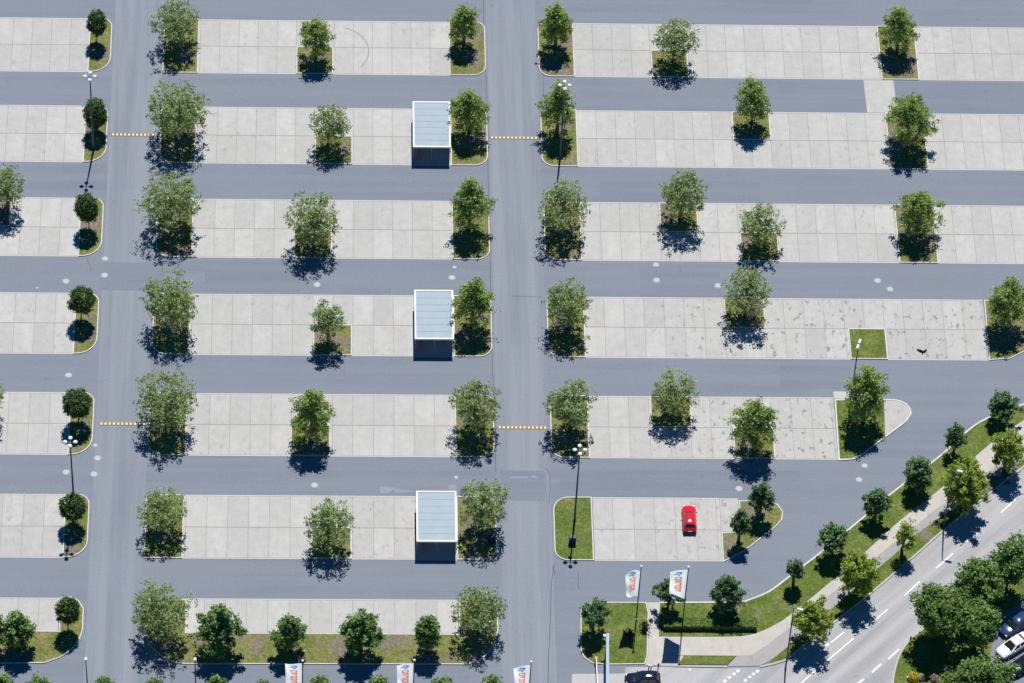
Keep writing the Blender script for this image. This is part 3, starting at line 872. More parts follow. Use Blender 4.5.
for n_, (x, y, w) in enumerate(((3, 690, 26), (38, 690, 28), (107, 691, 24), (155, 694, 22), (217, 691, 24), (263, 695, 20), (322, 691, 24), (376, 692, 24), (441, 690, 28), (490, 691, 22))):
    labs = ['treetop at the bottom edge in the left corner', 'treetop at the bottom edge, between left corner and lower left lamp', 'treetop at the bottom edge, just right of the lower left lamp', 'tiny treetop at bottom edge, just left of the second lower lamp',
            'treetop at bottom edge, just right of the second lower lamp', 'tiniest treetop at the bottom edge, left of the leftmost flag', 'treetop at bottom edge, right of the leftmost flag', 'treetop at bottom edge, left of the second flag from left',
            'treetop at bottom edge, right of the second flag from left', 'treetop at bottom edge, left of the flag in the centre drive']
    tree_px('maple', x, y, w, 34, y + 31, labs[n_], 'treetops along the bottom edge', name='young_tree')
tree_px('sapling', 629, 634, 12, 20, 642, 'slender dark sapling in the middle of the small entrance lawn', None, name='dark_sapling')
tree_px('sapling', 645, 625, 9, 12, 632, 'low dark bush at the footpath edge, right of the dark sapling', None, cat='bush', name='dark_bush')

# shrubs and hedge
def bush(x, y, r, hgt, mat, label, cat='shrub', name='shrub', n=900, z0=0.07):
    rng = np.random.default_rng(int(x * 7 + y))
    X, Y = at(x, y)
    root = thing(name, (X, Y, z0), label, cat)
    d = rng.normal(size=(n, 3)); d /= np.linalg.norm(d, axis=1)[:, None]; d[:, 2] = np.abs(d[:, 2])
    P = d * rng.uniform(0.6, 1.0, n)[:, None] * np.array([r, r, hgt])
    Nm = d + rng.normal(size=(n, 3)) * 0.5; Nm /= np.linalg.norm(Nm, axis=1)[:, None]
    leaf_mesh('foliage', P, Nm, rng.uniform(0.12, 0.24, n), 0.7, rng, M[mat], root)
    t = MB()
    for k in range(6):
        a = k * PI / 3
        t.tube([(0, 0, 0), (0.35 * r * math.cos(a), 0.35 * r * math.sin(a), hgt * 0.7)], [0.03, 0.012], 5)
    t.build('stems', M['bark'], root)
bush(913, 679, 0.75, 1.0, 'leaf_gold', 'round golden yellow shrub at the bottom edge by the street corner')
bush(921, 678.5, 0.55, 0.7, 'leaf_pink', 'pinkish flowering shrub just right of the golden yellow shrub', name='flowering_shrub')
bush(934, 679, 0.6, 0.6, 'leaf_pink', 'pink flowering shrub at the edge of dark tree shade', name='flowering_shrub')
bush(896, 565, 0.7, 0.8, 'leaf_maple', 'low green shrub beside the thin lime sapling')
bush(955, 660, 0.9, 1.3, 'leaf_dense', 'green shrub in the gap between the dense street trees')
def hedge():
    x0, y0 = at(664, 631); x1, y1 = at(756, 630)
    root = thing('hedge', ((x0 + x1) / 2, y0 + 0.72, 0.07), 'long clipped green hedge with straight dark shadow side beside the footpath', 'hedge')
    L, D, Hh = x1 - x0, 1.3, 0.75
    c = MB(); c.box((0, 0, Hh / 2 - 0.03), (L - 0.1, D - 0.1, Hh - 0.06)); c.build('inner_growth', M['bark'], root)
    rng = np.random.default_rng(5); n = 11000
    u = rng.random(n); P = np.zeros((n, 3)); Nm = np.zeros((n, 3))
    top = u < 0.5; sd = (u >= 0.5) & (u < 0.92); en = u >= 0.92
    P[:, 0] = rng.uniform(-L / 2, L / 2, n); P[:, 1] = rng.uniform(-D / 2, D / 2, n); P[:, 2] = rng.uniform(0, Hh, n)
    P[top, 2] = Hh + rng.normal(size=top.sum()) * 0.04; Nm[top, 2] = 1
    sg = rng.choice([-1, 1], n); P[sd, 1] = (sg * D / 2)[sd]; Nm[sd, 1] = sg[sd]; P[en, 0] = (sg * L / 2)[en]; Nm[en, 0] = sg[en]
    P += rng.normal(size=P.shape) * 0.03
    Nm += rng.normal(size=P.shape) * 0.45; Nm /= np.linalg.norm(Nm, axis=1)[:, None]
    leaf_mesh('foliage', P, Nm, rng.uniform(0.12, 0.22, n), 0.7, rng, M['leaf_hedge'], root)
hedge()

# ------------------------------------------------------------------ lamps
def lamp_four():
    r = thing('lamp_post', (0, 0, 0), '', 'lamp post', group='four-armed lamp posts')
    p = MB(); p.tube([(0, 0, 0), (0, 0, 1.2), (0, 0, 13.6)], [0.15, 0.13, 0.075], 10); p.build('pole', M['lamp_grey'], r)
    f = MB(); f.lathe((0, 0, 0), [(0.28, 0), (0.28, 0.06), (0.17, 0.1)], 12); f.build('base_plate', M['lamp_grey'], r)
    for k in range(4):
        a = k * PI / 2
        m = MB(); m.tube([(0, 0, 13.5), (0.45 * math.cos(a), 0.45 * math.sin(a), 13.6)], 0.035, 6); arm = m.build('arm', M['lamp_grey'], r)
        m = MB(); m.lathe((0.60 * math.cos(a), 0.60 * math.sin(a), 13.53), [(0.1, 0), (0.24, 0.05), (0.26, 0.12), (0.19, 0.2), (0.05, 0.24)], 14, sx=1.1 if k % 2 == 0 else 1, sy=1 if k % 2 == 0 else 1.1)
        m.build('lamp_head', M['lamp_white'], r)
    return r
L0 = lamp_four()
for i, (x, y, lab) in enumerate(((93.6, 150, 'tall four-armed lamp post in front of the globe tree, second bay row'),
                                 (560.0, 158.5, 'tall four-armed lamp post right of the centre drive, second bay row'),
                                 (74.5, 513.5, 'tall four-armed lamp post left of left drive, its pole crossing the lower aisle'),
                                 (574.5, 521, 'tall four-armed lamp post on the tree-less grass island right of the centre drive'))):
    o = L0 if i == 0 else copy_tree(L0)
    o.location = (*at(x, y), 0.08); o['label'] = lab
def lamp_single(x, y, h, arm_dir, label, heads=1, arm=0.7, group=None):
    r = thing('street_lamp', (*at(x, y), 0.05), label, 'street lamp', group=group)
    p = MB(); p.tube([(0, 0, 0), (0, 0, 1.0), (0, 0, h)], [0.12, 0.10, 0.06], 10); p.build('pole', M['lamp_grey'], r)
    for k in range(heads):
        a = arm_dir + k * PI
        d = Vector((math.cos(a), math.sin(a), 0))
        m = MB(); m.tube([Vector((0, 0, h - 0.05)), d * arm * 0.5 + Vector((0, 0, h + 0.04))], 0.035, 6); m.build('arm', M['lamp_grey'], r)
        m = MB(); m.box(d * arm + Vector((0, 0, h + 0.06)), (0.75 if arm > .4 else .5, 0.32, 0.12), a, taper=0.8); m.build('lamp_head', M['lamp_white'], r)
lamp_single(849.5, 407, 12.0, math.radians(70), 'two-headed lamp post before the tip island tree, heads over the grass square', heads=2, arm=0.45)
lamp_single(785.5, 668, 11.8, math.radians(-20), 'street lamp with flat white head beside the lowest lime tree', arm=0.75)
lamp_single(943.5, 527, 11.0, math.radians(-15), 'street lamp with flat white head poking through the largest lime tree', arm=0.75)
lamp_single(89, 714, 10.5, math.radians(90), 'lamp post rising from the bottom edge at the left drive', arm=0.15, group='lamp posts at the bottom edge')
lamp_single(196.5, 714, 10.5, math.radians(90), 'lamp post rising from the bottom edge at the lower grass border', arm=0.15, group='lamp posts at the bottom edge')

# ------------------------------------------------------------------ flags
def wave(u, v, ph, amp):
    """u 0..1 away from the pole, v 0..1 downwards"""
    y = amp * u * (math.sin(2.6 * u + 3.0 * v + ph) * 0.30 + 0.16 * math.sin(7 * v + 4 * u + ph * 2))
    z = -0.25 * u * u * (1 + 0.6 * math.sin(ph)) * amp
    return y, z
def flag(x, y, h, fw, fh, ph, amp, drop, lab_pole, lab_flag, tuck=0.0):
    X, Y = at(x, y)
    r = thing('flagpole', (X, Y, 0.05), lab_pole, 'flagpole', group='flagpoles by the entrance')
    m = MB(); m.tube([(0, 0, 0), (0, 0, h)], [0.085, 0.05], 10); m.build('pole', M['dark_steel'], r)
    m = MB(); m.lathe((0, 0, h), [(0.02, 0), (0.14, 0.05), (0.17, 0.14), (0.12, 0.24), (0.03, 0.28)], 12); m.build('finial', M['white'], r)
    m = MB(); m.lathe((0, 0, 0), [(0.22, 0), (0.22, 0.08), (0.1, 0.14)], 12); m.build('base_plate', M['galv'], r)
    f = thing('flag', (X, Y, h - drop + 0.05), lab_flag, 'flag', group='white flags with orange lettering')
    def pt(u, v, off=0):
        wy, wz = wave(u, v, ph, amp)
        return (-0.09 - u * fw * (1 - tuck * v), wy + off + 0.12 * v * fh * u ** 0.6, -v * fh * 0.97 + wz)
    nu, nv = 12, 24
    m = MB()
    g = [[m.bm.verts.new(pt(i / nu, j / nv)) for j in range(nv + 1)] for i in range(nu + 1)]
    for i in range(nu):
        for j in range(nv):
            m.bm.faces.new((g[i][j], g[i + 1][j], g[i + 1][j + 1], g[i][j + 1]))
    o = m.build('cloth', M['cloth'], f, smooth=True)
    def patch(rects, name, mat):
        m = MB()
        for u0, v0, u1, v1 in rects:
            n = max(2, int((v1 - v0) * 30)); k = max(2, int((u1 - u0) * 14))
            for off in (-0.018,):
                gg = [[m.bm.verts.new(pt(u0 + (u1 - u0) * a / k, v0 + (v1 - v0) * b_ / n, off)) for b_ in range(n + 1)] for a in range(k + 1)]
                for a in range(k):
                    for b_ in range(n):
                        m.bm.faces.new((gg[a][b_], gg[a + 1][b_], gg[a + 1][b_ + 1], gg[a][b_ + 1]))
        m.build(name, mat, f, smooth=True, recalc=False)
    # vertical row of block letters (unreadable at this size) and the slanted blue mark above
    R = []
    v = 0.25
    for k, ln in enumerate((0.10, 0.085, 0.10, 0.085, 0.10)):
        R.append((0.28, v, 0.38, v + ln))
        if k in (0, 3): R += [(0.38, v, 0.70, v + 0.026), (0.38, v + ln - 0.026, 0.70, v + ln), (0.60, v + 0.026, 0.70, v + ln - 0.026)]
        elif k in (1, 4): R += [(0.38, v, 0.70, v + 0.022), (0.38, v + ln / 2 - 0.011, 0.62, v + ln / 2 + 0.011), (0.38, v + ln - 0.022, 0.70, v + ln)]
        else: R += [(0.38, v + ln - 0.026, 0.74, v + ln), (0.38, v + 0.02, 0.52, v + 0.044)]
        v += ln + 0.016
    patch(R, 'lettering', M['flag_orange'])
    B = [(0.28, 0.075, 0.42, 0.145), (0.42, 0.055, 0.66, 0.095), (0.42, 0.118, 0.76, 0.152), (0.34, 0.165, 0.56, 0.19), (0.44, 0.19, 0.50, 0.225)]
    patch(B, 'emblem', M['flag_blue'])
flag(636.2, 620, 10.3, 1.7, 5.2, 0.6, 1.5, 0.75, 'flagpole on the small lawn beside the footpath', 'white flag swung out of line over the aisle, left of its twin', 0.25)
flag(682.0, 628, 11.7, 2.0, 5.9, 2.2, 0.8, 0.35, 'flagpole standing at the left end of the clipped hedge', 'broad white flag fully spread in front of a dark young tree', 0.15)
flag(302.5, 717, 10.9, 1.9, 5.8, 4.0, 0.6, 0.35, 'flagpole at the bottom edge, leftmost of the five', 'white flag at the bottom edge below the small border tree', 0.05)
flag(412.5, 717, 11.0, 1.9, 5.8, 1.3, 0.8, 0.45, 'flagpole at the bottom edge, second from the left', 'white flag with clear blue mark, at the bottom edge right of a pointed tree', 0.1)
flag(527.5, 717, 10.7, 1.9, 5.8, 3.2, 1.0, 0.5, 'flagpole at the bottom edge within the centre drive', 'white flag at the bottom edge inside the centre drive', 0.2)

# ------------------------------------------------------------------ trolley shelters and trolleys
def cart_proto():
    r = thing('shopping_trolley', (0, 0, 0), '', 'shopping trolley')
    m = MB()
    def P(u, v, w):     # u across -1..1, v along 0..1, w up 0..1
        return Vector((u * (0.22 + 0.05 * v), -0.40 + 0.85 * v - 0.06 * w * (1 - v), 0.42 + 0.50 * w + 0.0 * v))
    for w in (0, 0.33, 0.66, 1):
        ring = [P(-1, 0, w), P(1, 0, w), P(1, 1, w), P(-1, 1, w), P(-1, 0, w)]
        m.tube(ring, 0.008, 4)
    for v in (0, .2, .4, .6, .8, 1):
        for u in (-1, 1): m.tube([P(u, v, 0), P(u, v, 1)], 0.006, 4)
        m.tube([P(-1, v, 0), P(1, v, 0)], 0.006, 4)
    m.build('basket', M['galv'], r)
    m = MB()
    for u in (-1, 1): m.tube([(u * .24, -.42, .95), (u * .24, -.38, .2), (u * .22, .40, .14)], 0.013, 5)
    m.build('chassis', M['galv'], r)
    m = MB(); m.tube([(-.27, .50, .98), (.27, .50, .98)], 0.022, 6); m.build('handle', M['red_plastic'], r)
    for u in (-1, 1):
        for y in (-.36, .40):
            m = MB(); m.tube([(u * .23 - .015, y, .07), (u * .23 + .015, y, .07)], 0.065, 10); m.build('wheel', M['tyre'], r)
    return r
cart0 = cart_proto(); used_cart = [False]
def shelter(row, px0, px1, yt, yb, where):
    h = 2.75
    xa, ya = at(px0, yb, h); xb, _ = at(px1, yb, h); _, yc = at((px0 + px1) / 2, yt, h)
    xa, xb = -12.05, -7.25
    cx, cy, wx, wy = (xa + xb) / 2, (ya + yc) / 2, xb - xa, yc - ya
    r = thing('trolley_shelter', (cx, cy, 0.01), f'open trolley shelter with white framed pale roof, {where}', 'trolley shelter', group='trolley shelters')
    # frame
    m = MB(); f = 0.20
    for x in (-wx / 2 + f / 2, wx / 2 - f / 2): m.box((x, 0, h - 0.10), (f, wy, 0.24))
    for y in (-wy / 2 + f / 2, wy / 2 - f / 2): m.box((0, y, h - 0.10), (wx - 2 * f - 0.004, f, 0.24))
    m.build('roof_frame', M['white'], r)
    m = MB(); m.box((0, 0, h - 0.075), (wx - 2 * f - 0.01, wy - 2 * f - 0.01, 0.05))
    m.build('roof_sheet', M['roof_sheet'], r)
    m = MB(); n = 7
    for k in range(1, n):
        y = -wy / 2 + f + (wy - 2 * f) * k / n
        m.box((0, y, h - 0.042), (wx - 2 * f - 0.03, 0.05, 0.016))
    m.build('roof_ribs', M['blue_sign'], r)
    for x in (-wx / 2 + 0.12, 0, wx / 2 - 0.12):
        for y in (-wy / 2 + 0.45, wy / 2 - 0.4):
            m = MB(); m.box((x, y, (h - 0.24) / 2), (0.1, 0.1, h - 0.24)); m.build('post', M['galv'], r)
    m = MB()
    for x in (-wx / 2 + 0.12, wx / 2 - 0.12):
        for z in (0.45, 0.95): m.tube([(x, -wy / 2 + 0.46, z), (x, wy / 2 - 0.4, z)], 0.03, 6)
    m.build('side_rail', M['galv'], r)
    m = MB(); m.box((0, wy / 2 - 0.3, 1.1), (wx - 0.3, 0.05, 1.8)); m.build('back_panel', M['dark_steel'], r)
    for k in range(6):
        o = cart0 if not used_cart[0] else copy_tree(cart0)
        used_cart[0] = True
        o.location = (xa + 0.75, ya + 0.75 + 0.34 * k, 0.012); o.rotation_euler = (0, 0, PI)
        o['label'] = f'trolley with red handle in the nested line under the {where.split(",")[0]} shelter roof'
        o['group'] = f'trolleys in the {where.split(",")[0]} shelter'
shelter(1, 413.5, 450, 101.5, 147, 'uppermost, in the second bay row')
shelter(3, 415, 453.5, 290, 339, 'middle, in the fourth bay row')
shelter(5, 417, 457, 491, 541.5, 'lowest, in the sixth bay row')

# ------------------------------------------------------------------ speed bumps, manholes, small things
def bump(x0, x1, y, label):
    n = int(round((x1 - x0) / 0.5)); L = x1 - x0
    r = thing('speed_bump', ((x0 + x1) / 2, y, 0.008), label, 'speed bump', group='speed bumps across the drives')
    m = MB(); m.box((0, 0, 0.015), (L, 0.44, 0.03), taper=0.97); m.build('rubber_ramp', M['rubber'], r)
    for k in range(n):
        x = -L / 2 + (k + 0.5) * L / n
        m = MB(); m.box((x, 0, 0.038), (0.27, 0.40, 0.044), taper=0.85); m.build('pale_block', M['cream'], r)
bump(-50.4, -44.8, 33.70, 'yellow and white speed bump across the left drive, upper one')
bump(-50.2, -44.6, -13.40, 'yellow and white speed bump across the left drive, lower one')
bump(-2.1, 4.0, 33.78, 'yellow and white speed bump across the centre drive, upper one')
bump(-2.0, 4.0, -13.57, 'yellow and white speed bump across the centre drive, lower one')

def manhole(x, y, rr, label):
    r = thing('manhole_cover', (*at(x, y), 0.008), label, 'manhole cover', group='manhole covers')
    m = MB(); m.lathe((0, 0, 0), [(rr, 0), (rr, 0.008), (rr * 0.78, 0.009)], 24); m.build('ring', M['manhole_ring'] if rr > .3 else M['manhole'], r)
    m = MB(); m.lathe((0, 0, 0.009), [(rr * 0.74, 0), (rr * 0.74, 0.008), (rr * 0.5, 0.012), (rr * 0.45, 0.009), (0.02, 0.009)], 24); m.build('lid', M['manhole'], r)
for x, y, rr, lab in ((105, 259, .42, 'manhole cover at the left drive, just below the third row\'s end island'), (104.5, 275.5, .45, 'manhole cover at the left drive, lower of the pair below the third row'),
        (66, 281.5, .45, 'manhole cover in the left aisle, right above the fourth row\'s globe tree'), (37, 288, .16, 'tiny drain lid at the upper edge of the fourth left bay row'),
        (68.5, 375.5, .45, 'lone manhole cover in the aisle above the fifth row\'s globe tree'), (95, 445.5, .28, 'small pinkish drain lid beside the fifth row\'s end island'),
        (97.5, 458.5, .45, 'manhole cover at left drive, upper of a triangle under the fifth row'), (94, 474.5, .45, 'manhole cover at left drive, lower right of a triangle under the fifth row'),
        (66, 472.5, .45, 'manhole cover left of the lamp pole in the aisle under the fifth row'), (317, 285, .45, 'manhole cover just below the shadow of the large round pale tree'),
        (454.5, 267.5, .26, 'small bright lid above the middle trolley shelter'), (452, 278, .45, 'manhole cover just above the middle trolley shelter\'s roof corner'),
        (656, 265, .42, 'manhole cover below third right row, upper of a close pair'), (656.5, 280.5, .45, 'manhole cover in right aisle, lower of a close pair'),
        (718, 286, .45, 'manhole cover just left of the fourth right row\'s airy tree'), (877.5, 281, .45, 'manhole cover in the right aisle, left of a slanted pair'),
        (890, 289.5, .45, 'manhole cover in the right aisle, right of a slanted pair'), (314.5, 485.5, .45, 'manhole cover below the bright leafy oval tree\'s shadow'),
        (456, 477.5, .26, 'small bright lid above the lowest trolley shelter'), (739, 489, .45, 'manhole cover just above the grass island by the red car'),
        (864.5, 466, .40, 'manhole cover just below the tip island, upper one'), (859, 480, .42, 'manhole cover in the wide curve below the tip island, lower one')):
    manhole(x, y, rr, lab)

def cabinet(x, y, label):
    r = thing('utility_cabinet', (*at(x, y), 0.085), label, 'cabinet', group='dark blue cabinets')
    m = MB(); m.box((0, 0, 0.05), (0.86, 0.56, 0.1)); m.build('plinth', M['dark_steel'], r)
    m = MB(); m.box((0, 0, 0.62), (0.82, 0.52, 1.04)); m.build('body', M['blue_box'], r)
    m = MB(); m.box((0, 0, 1.17), (0.90, 0.60, 0.06), taper=0.8); m.build('lid', M['blue_box'], r)
    for s in (-1, 1):
        m = MB(); m.box((s * 0.2, -0.268, 0.62), (0.38, 0.012, 0.94)); d = m.build('door', M['blue_box'], r)
        m = MB(); m.box((s * 0.05, -0.285, 0.65), (0.02, 0.02, 0.14)); m.build('handle', M['galv'], d)
cabinet(491.5, 542, 'dark blue cabinet under the tree at the corner of the lowest shelter\'s row')
cabinet(572.3, 543, 'dark blue cabinet on the open grass island by the lamp pole')

def sign_post(x, y, h, panel, mat, label, rz=0.0, pw=0.5, ph=0.6, z0=0.08):
    r = thing('sign_post', (*at(x, y), z0), label, 'sign', rz)
    m = MB(); m.tube([(0, 0, 0), (0, 0, h)], 0.04, 8); m.build('post', M['galv'] if mat != 'rust' else M['rust'], r)
    m = MB(); m.box((0, -0.055, h - ph / 2), (pw, 0.03, ph)); m.build('panel', M[mat], r)
sign_post(488.5, 645, 4.6, True, 'blue_sign', 'pale blue sign post inside the loose tree at the lower border\'s right end', 0.3, 0.45, 1.4)
sign_post(829.5, 626.5, 2.6, True, 'rust', 'reddish brown sign post right of the lowest lime tree', 0.9, 0.35, 0.8)
sign_post(909.2, 645, 1.6, True, 'dark_steel', 'short dark sign at the grass corner by the street', 0.9, 0.4, 0.6)
def bollard(x, y, h, label, top='white', z0=0.05):
    r = thing('bollard', (*at(x, y), z0), label, 'bollard')
    m = MB(); m.tube([(0, 0, 0), (0, 0, h)], [0.07, 0.06], 10); m.build('post', M['dark_steel'], r)
    m = MB(); m.lathe((0, 0, h), [(0.06, 0), (0.13, 0.05), (0.13, 0.13), (0.05, 0.2)], 10); m.build('cap', M[top], r)
bollard(648.5, 670, 0.75, 'dark bollard at the path end, nearest the car roof')
bollard(650.8, 670.5, 0.8, 'white topped bollard behind the dark car, second at the path end')
bollard(657.8, 671, 1.2, 'tall dark post at the path end, right of the dark car', 'dark_steel')
bollard(304, 653, 0.25, 'tiny white marker on the border grass above the leftmost flag')
bollard(907.5, 679.5, 0.3, 'tiny white marker left of the golden shrub')

def scrap():
    X, Y = at(922.5, 352.5)
    r = thing('rubber_scrap', (X, Y, 0.02), 'bent black scrap lying on the last paved bay of the fourth right row', 'scrap')
    m = MB(); m.tube([(-0.65, 0.42, 0.06), (-0.3, 0.2, 0.16), (0, 0.02, 0.08), (0.3, 0.10, 0.14), (0.5, 0.42, 0.06)], [0.08, 0.13, 0.16, 0.13, 0.08], 7); m.build('strip', M['tyre'], r)
    m = MB(); m.tube([(-0.02, 0, 0.07), (-0.05, -0.38, 0.03)], [0.09, 0.04], 6); m.build('torn_end', M['tyre'], r)
scrap()

def gantry():
    h = 3.3
    A = Vector((*at(607.6, 634, h), h)); B = Vector((*at(607.4, 700, h), h))
    r = thing('height_gantry', (A.x, A.y, 0.05), 'pale blue height barrier beam reaching over the entrance road from the small lawn', 'height barrier')
    d = (B - A); L = d.length; d.normalize(); ang = math.atan2(d.y, d.x)
    m = MB(); m.box(d * L / 2 + Vector((0, 0, h - 0.02)), (L, 0.36, 0.3), ang); m.build('beam', M['beam'], r)
    m = MB(); m.box(d * 0.2 + Vector((0, 0, (h - 0.2) / 2)), (0.22, 0.22, h - 0.2), ang); m.build('post', M['galv'], r)
    m = MB(); m.box(d * (L - .2) + Vector((0, 0, (h - 0.2) / 2)), (0.22, 0.22, h - 0.2), ang); m.build('post', M['galv'], r)
    m = MB(); m.box(d * 0.25 + Vector((-0.36, 0, h - 0.05)), (0.3, 0.26, 0.22), ang); m.build('bracket', M['white'], r)
gantry()
def barrier():
    h = 0.95
    A = Vector((*at(596.2, 658, h), h)); B = Vector((*at(598.2, 702, h), h))
    r = thing('boom_barrier', (A.x, A.y, 0.05), 'thin white boom barrier across the entrance road left of the pale beam', 'barrier')
    d = (B - A); L = d.length; d.normalize(); ang = math.atan2(d.y, d.x)
    m = MB(); m.box((0, 0, 0.5), (0.3, 0.3, 1.0), ang); m.build('housing', M['orange'], r)
    m = MB(); m.box(d * (L / 2 + .16) + Vector((0, 0, h)), (L, 0.1, 0.12), ang); m.build('arm', M['white'], r)
barrier()

# ------------------------------------------------------------------ cars
def car(x, y, heading, L, Wd, Hh, paint, label, z0=0.012, hatch=True, name='parked_car'):
    X, Y = at(x, y)
    r = thing(name, (X, Y, z0), label, 'car', heading - PI / 2)      # local +Y is the nose
    w = Wd / 2
    st = [(-.50, .80, .42, .70), (-.485, .90, .32, .86), (-.44, .97, .24, .93), (-.30, 1, .20, .95), (.05, 1, .20, .93), (.20, .99, .20, .92), (.30, .97, .20, .87), (.42, .93, .24, .78), (.475, .84, .30, .68), (.50, .70, .40, .58)]
    m = MB(); rings = []
    for t, k, zb, zt in st:
        ww = w * k
        half = [(0, zb), (ww * .86, zb), (ww * .98, zb + .12), (ww, zb + .5 * (zt - zb)), (ww * .965, zt - .10), (ww * .86, zt - .015), (ww * .5, zt + .02), (0, zt + .03)]
        ring = half + [(-a, c) for a, c in half[-2:0:-1]]
        rings.append([m.bm.verts.new((a, t * L, c)) for a, c in ring])
    n = len(rings[0])
    for a, c in zip(rings, rings[1:]):
        for k in range(n): m.bm.faces.new((a[k], a[(k + 1) % n], c[(k + 1) % n], c[k]))
    m.bm.faces.new(rings[0]); m.bm.faces.new(rings[-1][::-1])
    o = m.build('body', M[paint], r, smooth=True)
    # cabin
    yb0, yb1 = (-.475 if hatch else -.36) * L, .235 * L
    yt0, yt1 = (-.375 if hatch else -.22) * L, .045 * L
    zb, zt = .90, Hh
    wb, wt = w * .90, w * .70
    def ringp(wk, y0, y1, z, rr): return [(-wk, y0 + rr, z), (-wk * .9, y0, z), (wk * .9, y0, z), (wk, y0 + rr, z), (wk, y1 - rr, z), (wk * .86, y1, z), (-wk * .86, y1, z), (-wk, y1 - rr, z)]
    A, B_ = ringp(wb, yb0, yb1, zb, .12), ringp(wt, yt0, yt1, zt - .05, .10)
    T = ringp(wt * .88, yt0 + .10, yt1 - .10, zt, .08)
    m = MB()
    va, vb, vt = [[m.bm.verts.new(p) for p in q] for q in (A, B_, T)]
    for p, q in ((va, vb), (vb, vt)):
        for k in range(8): m.bm.faces.new((p[k], p[(k + 1) % 8], q[(k + 1) % 8], q[k]))
    yc = (T[1][1] + T[5][1]) / 2
    In = [m.bm.verts.new((p[0] * .2, yc + (p[1] - yc) * .3, zt + .06)) for p in T]
    for k in range(8): m.bm.faces.new((vt[k], vt[(k + 1) % 8], In[(k + 1) % 8], In[k]))
    m.bm.faces.new(In)
    m.build('roof', M[paint], r, smooth=True)
    def pane(nm, i0, i1, u0, u1, v0, v1):
        a0, a1, b0, b1 = Vector(A[i0]), Vector(A[i1]), Vector(B_[i0]), Vector(B_[i1])
        def q(u, v): return a0.lerp(a1, u).lerp(b0.lerp(b1, u), v)
        nrm = (a1 - a0).cross(b0 - a0).normalized()
        c = (a0 + a1) / 2
        if nrm.dot(Vector((c.x, c.y - (yb0 + yb1) / 2, .3))) < 0: nrm = -nrm
        m = MB(); m.face([q(u0, v0) + nrm * .008, q(u1, v0) + nrm * .008, q(u1, v1) + nrm * .008, q(u0, v1) + nrm * .008])
        m.build(nm, M['glass'], r)
    pane('windscreen', 5, 6, .02, .98, .06, .95)
    pane('rear_window', 1, 2, .04, .96, .30 if hatch else .08, .93)
    for i0, i1 in ((3, 4), (7, 0)):
        pane('side_window', i0, i1, .05, .47, .10, .90); pane('side_window', i0, i1, .52, .94, .10, .90)
    for sx in (-1, 1):
        m = MB(); m.box((sx * (w + .06), .15 * L, .98), (.16, .10, .12), taper=.8); m.build('mirror', M[paint], r)
        m = MB(); m.box((sx * w * .66, .462 * L, .66), (.30, .16, .12), taper=.8); m.build('headlight', M['lens_clear'], r)
        m = MB(); m.box((sx * w * .76, -.488 * L, .78), (.20, .08, .22)); m.build('tail_light', M['lens_red'], r)
        for yy in (-.31, .31):
            m = MB(); m.tube([(sx * (w - .20), yy * L, .31), (sx * (w + .005), yy * L, .31)], .31, 20); wh = m.build('wheel', M['tyre'], r)
            m = MB(); m.tube([(sx * (w - .05), yy * L, .31), (sx * (w + .012), yy * L, .31)], .19, 14); m.build('rim', M['rim'], wh)
    m = MB(); m.box((0, -.50 * L, .40), (Wd * .8, .10, .16)); m.build('rear_bumper', M['trim'], r)
    m = MB(); m.box((0, .498 * L, .36), (Wd * .66, .08, .14)); m.build('grille', M['trim'], r)
    m = MB(); m.box((0, -.512 * L, .62), (.52, .03, .11)); m.build('number_plate', M['plate'], r)
    return r
car(689, 521.5, math.radians(90), 3.85, 1.68, 1.45, 'car_red', 'small red hatchback, the only car parked in the bays')
car(642.5, 682.5, math.radians(180), 4.1, 1.76, 1.55, 'car_navy', 'dark navy car on the entrance road, cut by the bottom edge', z0=0.02, name='navy_car')
hd = math.radians(180 + 36)
def nose(x, y, L): # centre from nose position
    X, Y = at(x, y); X -= math.cos(hd) * L / 2; Y -= math.sin(hd) * L / 2
    return X, Y
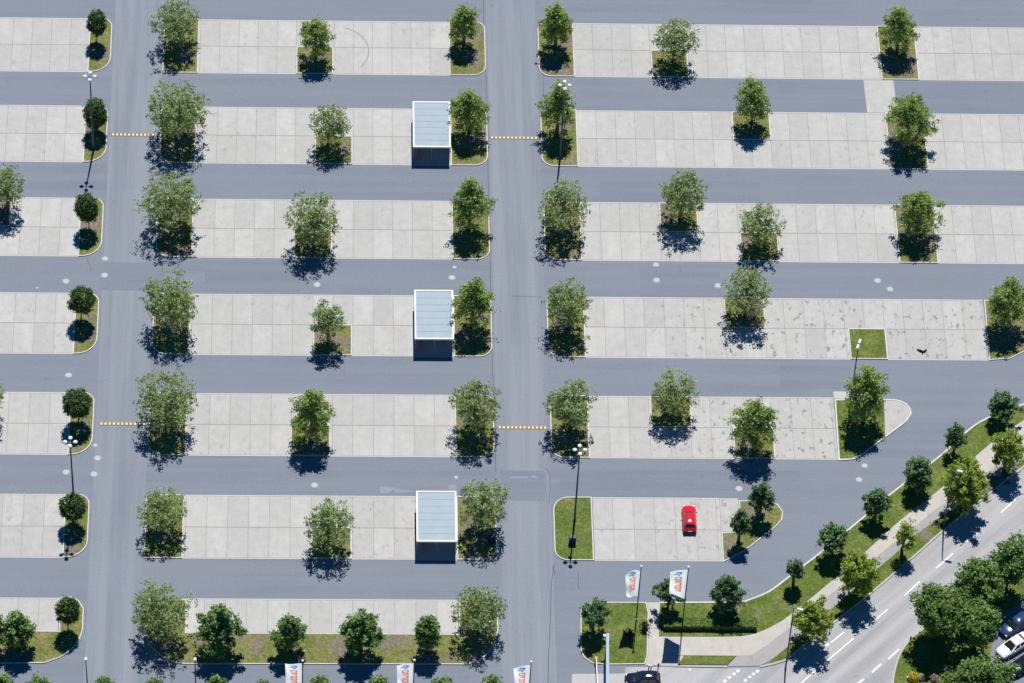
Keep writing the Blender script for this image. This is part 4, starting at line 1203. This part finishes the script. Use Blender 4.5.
for (x, y, L, pt, lab) in ((1001, 637, 4.3, 'car_blue', 'dark blue car in tree shade, above the white car at right'), (998.5, 658, 4.5, 'car_white', 'white car parked at the lower right frame edge'), (1009, 676, 4.4, 'car_black', 'black car at the lower right frame edge, below the white car')):
    o = car(500, 300, hd, L, 1.78, 1.46, pt, lab, hatch=pt != 'car_white')
    o.location = (*nose(x, y, L), 0.09)

# ------------------------------------------------------------------ light, sky, camera
w = bpy.data.worlds.new('World'); scene.world = w; w.use_nodes = True
nt = w.node_tree
bg = nt.nodes['Background']
sky = nt.nodes.new('ShaderNodeTexSky'); sky.sky_type = 'NISHITA'; sky.sun_disc = False
sky.sun_elevation = SUN_EL; sky.sun_rotation = SUN_AZ
sky.air_density = 0.9; sky.dust_density = 0.05; sky.ozone_density = 6.0
hs = nt.nodes.new('ShaderNodeHueSaturation'); hs.inputs['Saturation'].default_value = 1.55
nt.links.new(sky.outputs[0], hs.inputs['Color']); nt.links.new(hs.outputs[0], bg.inputs[0]); bg.inputs[1].default_value = 0.062
sl = bpy.data.lights.new('sun', 'SUN'); sl.energy = 5.0; sl.angle = math.radians(0.53); sl.color = (1.0, 0.965, 0.895)
so = bpy.data.objects.new('sun', sl); COL.objects.link(so)
dirv = Vector((math.sin(SUN_AZ) * math.cos(SUN_EL), math.cos(SUN_AZ) * math.cos(SUN_EL), math.sin(SUN_EL)))
so.rotation_euler = dirv.to_track_quat('Z', 'Y').to_euler(); so.location = (0, 100, 200)

cam = bpy.data.cameras.new('camera'); co = bpy.data.objects.new('camera', cam); COL.objects.link(co)
cam.sensor_width = 36.0; cam.lens = FPX / W * 36.0
cam.clip_start = 1.0; cam.clip_end = 6000
Rm = Matrix(((CM[0][0], CM[1][0], -CM[2][0]), (CM[0][1], CM[1][1], -CM[2][1]), (CM[0][2], CM[1][2], -CM[2][2])))
co.matrix_world = Matrix.Translation(CC.tolist()) @ Rm.to_4x4()
scene.camera = co
scene.render.engine = 'CYCLES'
scene.view_settings.view_transform = 'Standard'; scene.view_settings.look = 'None'
scene.view_settings.exposure = 0.10; scene.view_settings.gamma = 1.0
